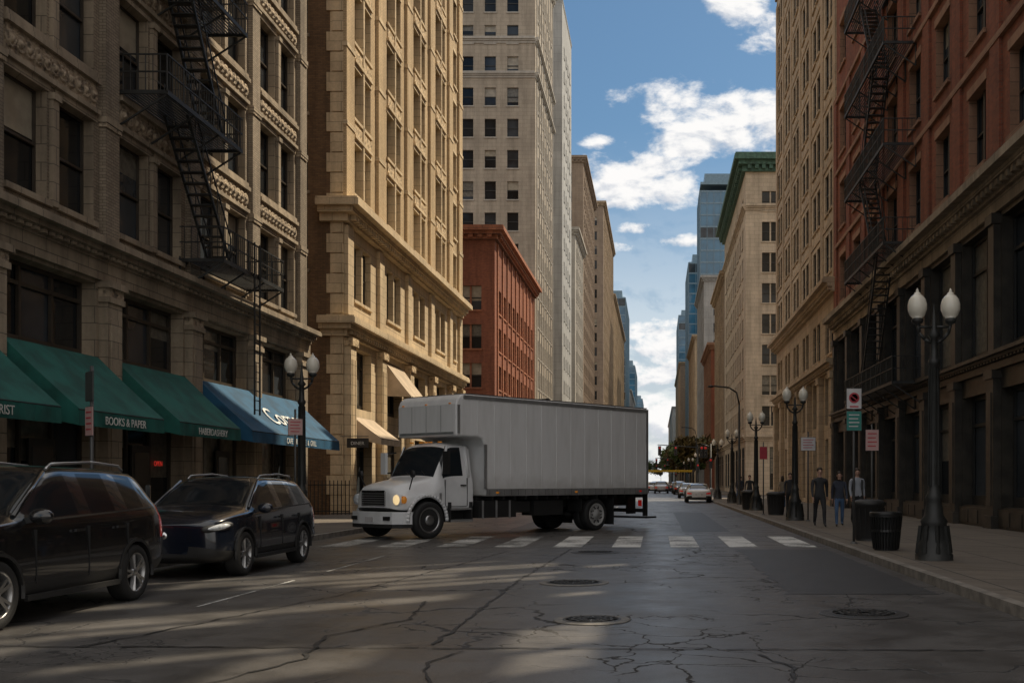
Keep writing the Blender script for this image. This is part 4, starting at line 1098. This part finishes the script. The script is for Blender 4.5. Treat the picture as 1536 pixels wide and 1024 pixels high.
    for (za,zc,mt) in ((.40,.72,WHITEP),(.30,.397,BLACKP)):
        for a,b in zip(pts[:-1],pts[1:]):
            q=[(a[0],a[1],za),(b[0],b[1],za),(b[0],b[1],zc),(a[0],a[1],zc)]
            mb.poly(q,mt,True); mb.poly([(x-.12,y*.95,z) for x,y,z in q],mt)
            mb.poly([q[3],q[2],(q[2][0]-.12,q[2][1]*.95,zc),(q[3][0]-.12,q[3][1]*.95,zc)],mt); mb.poly([q[0],q[1],(q[1][0]-.12,q[1][1]*.95,za),(q[0][0]-.12,q[0][1]*.95,za)],mt)
    mb.box(7.485,7.495,-.17,.17,.46,.58,SGW)
    for s in (1,-1): mb.box(7.42,7.47,s*.68-.12,s*.68+.12,.5,.6,BLACKP)
    for y in (-.6,-.2,0,.2,.6): mb.box(5.60,5.68,y-.04,y+.04,2.555,2.59,AMBER)
    mb.bar((6.1,.55,1.68),(5.93,-.05,1.98),.012,BLACKP); mb.bar((6.1,-.15,1.69),(5.93,-.72,1.95),.012,BLACKP)
    mb.lathe((4.72,-.7,.9),[(.08,0),(.08,1.75),(.07,1.8),(0,1.8)],CHR,12)
    mb.build('cab_trim',e)
truck()

# ---------------------------------------------------------------- people
LIPS=mat('lips',(.3,.12,.1),.5)
def person(x,y,top,leg,hair,h=1.75,stride=.22,head=0.,female=False,base=.13,pack=None,skin=SKIN):
    e=empty('pedestrian',(x,y,base),head)
    V=[];E=[];Rr=[];roots=[]
    def add(p,r,par=None,root=False):
        V.append(p);Rr.append(r)
        if par is not None:E.append((par,len(V)-1))
        if root:roots.append(len(V)-1)
        return len(V)-1
    sw=.165 if female else .19
    pel=add((0,0,.95),(.15,.11),None,True); sp=add((0,0,1.12),(.13 if female else .145,.10),pel); ch=add((0,0,1.33),(.155 if female else .17,.115),sp)
    nb=add((0,.005,1.47),(.07,.065),ch); nk=add((0,-.01,1.53),(.052,.055),nb); h1=add((0,-.025,1.60),(.070,.085),nk); h2=add((0,-.02,1.68),(.076,.095),h1); h3=add((0,-.01,1.735),(.05,.065),h2)
    hands=[]
    for s in (1,-1):
        f=stride*s
        sh=add((s*sw,0,1.41),(.065,.06),ch); up=add((s*(sw+.035),f*.25+.02,1.26),(.055,.055),sh); el=add((s*(sw+.055),f*.45+.03,1.13),(.045,.045),up)
        wr=add((s*(sw+.06),f*.75-.06,.90),(.03,.032),el); pa=add((s*(sw+.06),f*.82-.08,.84),(.022,.038),wr); hands.append((s,V[pa]))
        hp=add((s*.09,0,.87),(.10,.105),pel); th=add((s*.10,-f*.35,.70),(.083,.085),hp); kn=add((s*.10,-f*.75-.02,.50),(.06,.062),th); ca=add((s*.10,-f*.75,.34),(.056,.06),kn)
        lift=.05 if s*stride<0 else 0
        an=add((s*.10,-f*1.1+.02,.10+lift),(.042,.045),ca); to=add((s*.11,-f*1.1-.12,.045+lift*.3),(.042,.03),an)
    for s,p in hands:
        for q in range(4):
            o=(-.028+.018*q); a=add((p[0],p[1]+o,p[2]-.02),(.0085,.0085),None,True); b=add((p[0]-s*.004,p[1]+o-.002,p[2]-.065-(.006 if q in(1,2) else 0)),(.0085,.0085),a); add((p[0]-s*.02,p[1]+o-.004,p[2]-.098-(.008 if q in (1,2) else 0)),(.007,.007),b)
        a=add((p[0],p[1]-.03,p[2]+.01),(.01,.01),None,True); b=add((p[0]-s*.01,p[1]-.052,p[2]-.02),(.009,.009),a); add((p[0]-s*.015,p[1]-.055,p[2]-.045),(.008,.008),b)
    k=h/1.78
    me=bpy.data.meshes.new('body'); me.from_pydata([(a*k,b*k,c*k) for a,b,c in V],E,[]); o=bpy.data.objects.new('body',me); COL.objects.link(o)
    md=o.modifiers.new('skin','SKIN'); md.use_smooth_shade=True
    for i,sv in enumerate(me.skin_vertices[0].data):
        sv.radius=(Rr[i][0]*k,Rr[i][1]*k); sv.use_root=(i in roots)
    sb=o.modifiers.new('s','SUBSURF'); sb.levels=2; sb.render_levels=2
    bpy.context.view_layer.update(); dg=bpy.context.evaluated_depsgraph_get(); ne=bpy.data.meshes.new_from_object(o.evaluated_get(dg)); o.modifiers.clear(); o.data=ne
    for m in (skin,top,leg,FRD): ne.materials.append(m)
    for p in ne.polygons:
        c=p.center/k; mi=1
        if c.z>1.495: mi=0
        elif abs(c.x)>sw+.0 and c.z<.90 : mi=0
        elif c.z<.10: mi=3
        elif c.z<.90: mi=2
        p.material_index=mi; p.use_smooth=True
    o.parent=e
    mb=MB()
    def ell(c,r,m): mb.ell((c[0]*k,c[1]*k,c[2]*k),((r[0]*k,0,0),(0,r[1]*k,0),(0,0,r[2]*k)),m,14,8)
    ell((0,.012,1.705),(.088,.105,.085),hair)
    if female: ell((0,.05,1.60),(.10,.07,.15),hair)
    ell((0,-.125,1.635),(.013,.018,.02),skin)
    for s in (1,-1): ell((s*.03,-.108,1.655),(.012,.008,.007),FRD); ell((s*.082,-.01,1.64),(.012,.022,.032),skin)
    ell((0,-.113,1.595),(.024,.008,.006),LIPS)
    if pack: mb.box(-.15*k,.15*k,.11*k,.26*k,1.02*k,1.45*k,pack); [mb.box((s*.12-.02)*k,(s*.12+.02)*k,-.125*k,-.112*k,1.1*k,1.42*k,pack) for s in (1,-1)]
    mb.build('head_details',e)
JK=mat('dark_jacket',(.03,.03,.033),.8,bmp=.5,bs=40); NVJ=mat('navy_coat',(.03,.036,.055),.8,bmp=.5,bs=40); JN=mat('blue_jeans',(.07,.13,.24),.85); BP=mat('black_trousers',(.025,.025,.028),.85)
GJ=mat('grey_jacket',(.34,.36,.40),.8); HB=mat('brown_hair',(.03,.018,.01),.6); BE=mat('beige_coat',(.25,.2,.14),.8)
person(4.92,32.2,JK,BP,HB,1.80,.24,.05)
person(5.55,32.4,NVJ,JN,HB,1.68,-.20,-.1,True)
person(6.35,33.8,GJ,BP,HB,1.80,.18,.1,pack=FRD)
person(5.75,46,JK,BP,HB,1.75,.2); person(5.4,62,JK,BP,HB,1.75,.2); person(6.6,56,BE,JN,HB,1.68,.2,math.pi,True); person(5.9,75,NVJ,BP,HB,1.75,.2,math.pi); person(6.6,86,JK,JN,HB,1.75,.2); person(-11,60,JK,JN,HB,1.75,.2)

# ---------------------------------------------------------------- trees
BARK=mat('bark',(.06,.045,.03),.9,bmp=.5)
def leafmat(name,c):
    m,nt,b=newmat(name); tc=N(nt,'ShaderNodeTexCoord').outputs['Object']
    nt.links.new(mixc(nt,ramp(nt,noise(nt,tc,1.2,3),.35,.65),rgba([x*.5 for x in c]),rgba([x*1.5 for x in c])),b.inputs['Base Color']); b.inputs['Roughness'].default_value=.7; return m
LEAF=leafmat('leaves_green',(.075,.105,.025)); LEAF2=leafmat('leaves_autumn',(.12,.085,.025))
def tree(x,y,H,lm,seed,name='street_tree',n=2600,w=1.,ls=1.):
    r=random.Random(seed); e=empty(name,(x,y,.1)); mb=MB()
    mb.bar((0,0,0),(0,0,H*.35),.16,BARK,8,.11)
    cl=[]
    for i in range(9):
        a=r.random()*6.28; rr=H*.28*(.4+.6*r.random())*w; z=H*(.5+.4*r.random()); c=(rr*math.cos(a),rr*math.sin(a),z); cl.append((c,H*(.10+.09*r.random())))
        mb.bar((0,0,H*.33),c,.07,BARK,6,.02)
    cl.append(((0,0,H*.85),H*.14))
    i=mb.m(lm)
    for k in range(n):
        c,cr=cl[r.randrange(len(cl))]
        d=Vector((r.gauss(0,1),r.gauss(0,1),r.gauss(0,.8))).normalized()*cr*(.55+.6*r.random()); p=Vector(c)+d
        a=Vector((r.random()-.5,r.random()-.5,r.random()-.5)).normalized(); b=a.orthogonal().normalized(); s=(.11+.13*r.random())*ls
        q=len(mb.v)
        for (aa,bb) in ((-1,-.6),(1,-.6),(1,.6),(-1,.6)): w_=p+a*s*aa+b*s*bb; mb.v.append(tuple(w_))
        mb.f.append((q,q+1,q+2,q+3)); mb.mi.append(i); mb.sm.append(False)
    mb.build('trunk_and_crown',e)
for i,(x,y,h) in enumerate(((5.8,168,8.5),(5.9,188,9),(6.0,204,9),(5.4,224,10),(5.4,245,11),(-10.5,255,8),(-10.7,275,9),(5.0,290,12),(4.8,325,13))): tree(x,y,h,LEAF if i%3 else LEAF2,i,ls=1.3)
tree(-9,700,16,LEAF,77,'distant_trees',2500,1.4,2); tree(3,760,15,LEAF2,78,'distant_trees',2500,1.6,2); tree(6,420,15,LEAF,79,'distant_trees',2500,1.3,2)

# ---------------------------------------------------------------- sky, sun
AZ=math.radians(50);EL=math.radians(53)
w=bpy.data.worlds.new('World'); scene.world=w; w.use_nodes=True; nt=w.node_tree
bg=nt.nodes['Background']; sky=N(nt,'ShaderNodeTexSky',sky_type='NISHITA',sun_disc=False); sky.sun_elevation=EL; sky.sun_rotation=AZ
sky.air_density=1.0; sky.dust_density=1.0; sky.ozone_density=2.2
tc=N(nt,'ShaderNodeTexCoord').outputs['Generated']; s=N(nt,'ShaderNodeSeparateXYZ'); nt.links.new(tc,s.inputs[0])
yy=mth(nt,'MAXIMUM',s.outputs[1],.08)
U=mth(nt,'DIVIDE',s.outputs[0],yy); Wd=mth(nt,'DIVIDE',s.outputs[2],yy)
cv=N(nt,'ShaderNodeCombineXYZ'); nt.links.new(U,cv.inputs[0]); nt.links.new(mth(nt,'MULTIPLY',Wd,1.7),cv.inputs[1])
off=N(nt,'ShaderNodeVectorMath',operation='ADD'); nt.links.new(cv.outputs[0],off.inputs[0]); off.inputs[1].default_value=(.006,.012,0)
nz=noise(nt,cv.outputs[0],15,8,.60,.2); nzo=noise(nt,off.outputs[0],15,8,.60,.2); nz2=noise(nt,cv.outputs[0],45,5,.65)
acc=None;acv=None
for (cx,cy,rx,ry) in ((.05,.335,.090,.038),(.100,.330,.06,.040),(-.03,.283,.064,.030),(.012,.275,.035,.020),(.075,.445,.03,.018),(.11,.42,.035,.02),(-.02,.235,.022,.008),(.016,.225,.03,.008),(-.026,.219,.022,.007),(-.055,.318,.02,.008),(.02,.13,.10,.024),(-.01,.10,.12,.022),(.0,.06,.2,.035),(-.3,.4,.12,.05),(.4,.5,.15,.05)):
    a=mth(nt,'POWER',mth(nt,'ABSOLUTE',mth(nt,'DIVIDE',mth(nt,'SUBTRACT',U,cx),rx)),2)
    dv=mth(nt,'DIVIDE',mth(nt,'SUBTRACT',Wd,cy),ry)
    b=mth(nt,'POWER',mth(nt,'ABSOLUTE',dv),2)
    q=mth(nt,'SUBTRACT',1.,mth(nt,'ADD',a,b))
    lowp=mth(nt,'MULTIPLY',mth(nt,'MAXIMUM',q,0.),mth(nt,'MULTIPLY',dv,-1.))
    acc=q if acc is None else mth(nt,'MAXIMUM',acc,q); acv=lowp if acv is None else mth(nt,'MAXIMUM',acv,lowp)
acc=mth(nt,'MAXIMUM',acc,-1.5)
dens=mth(nt,'ADD',mth(nt,'MULTIPLY',acc,.8),mth(nt,'MULTIPLY',mth(nt,'SUBTRACT',nz,.5),4.4))
dens=mth(nt,'ADD',dens,mth(nt,'MULTIPLY',mth(nt,'SUBTRACT',nz2,.5),1.2))
mask=ramp(nt,dens,-.15,.85)
haze=ramp(nt,Wd,-.02,.34,.85,0)
mask=mth(nt,'MAXIMUM',mask,haze); mask=mth(nt,'MULTIPLY',mask,ramp(nt,s.outputs[1],.05,.2))
rel=mth(nt,'MULTIPLY',mth(nt,'SUBTRACT',nzo,nz),7.)
shade=mth(nt,'ADD',mth(nt,'ADD',rel,mth(nt,'MULTIPLY',acv,1.6)),mth(nt,'MULTIPLY',mth(nt,'SUBTRACT',nz2,.4),.6))
shade=ramp(nt,shade,-.05,1.2)
ccol=mixc(nt,shade,(6.6,6.5,6.4,1),(4.5,4.7,5.05,1))
skyc=mixc(nt,1.,sky.outputs[0],(.44,.57,.60,1),'MULTIPLY')
front=mixc(nt,mask,skyc,ccol)
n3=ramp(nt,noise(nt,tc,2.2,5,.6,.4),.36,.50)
over=ramp(nt,Wd,.60,.95); beh=ramp(nt,s.outputs[1],.0,.12,1,0)  # unseen bright clouds overhead and behind the camera, added as fill light
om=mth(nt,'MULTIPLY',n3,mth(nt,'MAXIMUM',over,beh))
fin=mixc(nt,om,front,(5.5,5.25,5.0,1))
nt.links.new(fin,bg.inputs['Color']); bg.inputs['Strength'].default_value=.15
sl=bpy.data.lights.new('sun','SUN'); sl.energy=5; sl.angle=math.radians(.53); sl.color=(1,.86,.65)
so=bpy.data.objects.new('sun',sl); COL.objects.link(so)
sv=Vector((math.sin(AZ)*math.cos(EL),math.cos(AZ)*math.cos(EL),math.sin(EL))); so.rotation_euler=(-sv).to_track_quat('-Z','Y').to_euler(); so.location=(0,0,60)

cam=bpy.data.cameras.new('camera'); co=bpy.data.objects.new('camera',cam); COL.objects.link(co); scene.camera=co
co.location=(0,0,1.5); co.rotation_euler=(math.pi/2,0,0); cam.sensor_width=36; cam.lens=37.5; cam.shift_x=-.1413; cam.shift_y=.1367; cam.clip_end=8000; cam.clip_start=.1
scene.view_settings.view_transform='Standard'; scene.view_settings.look='None'; scene.view_settings.exposure=0
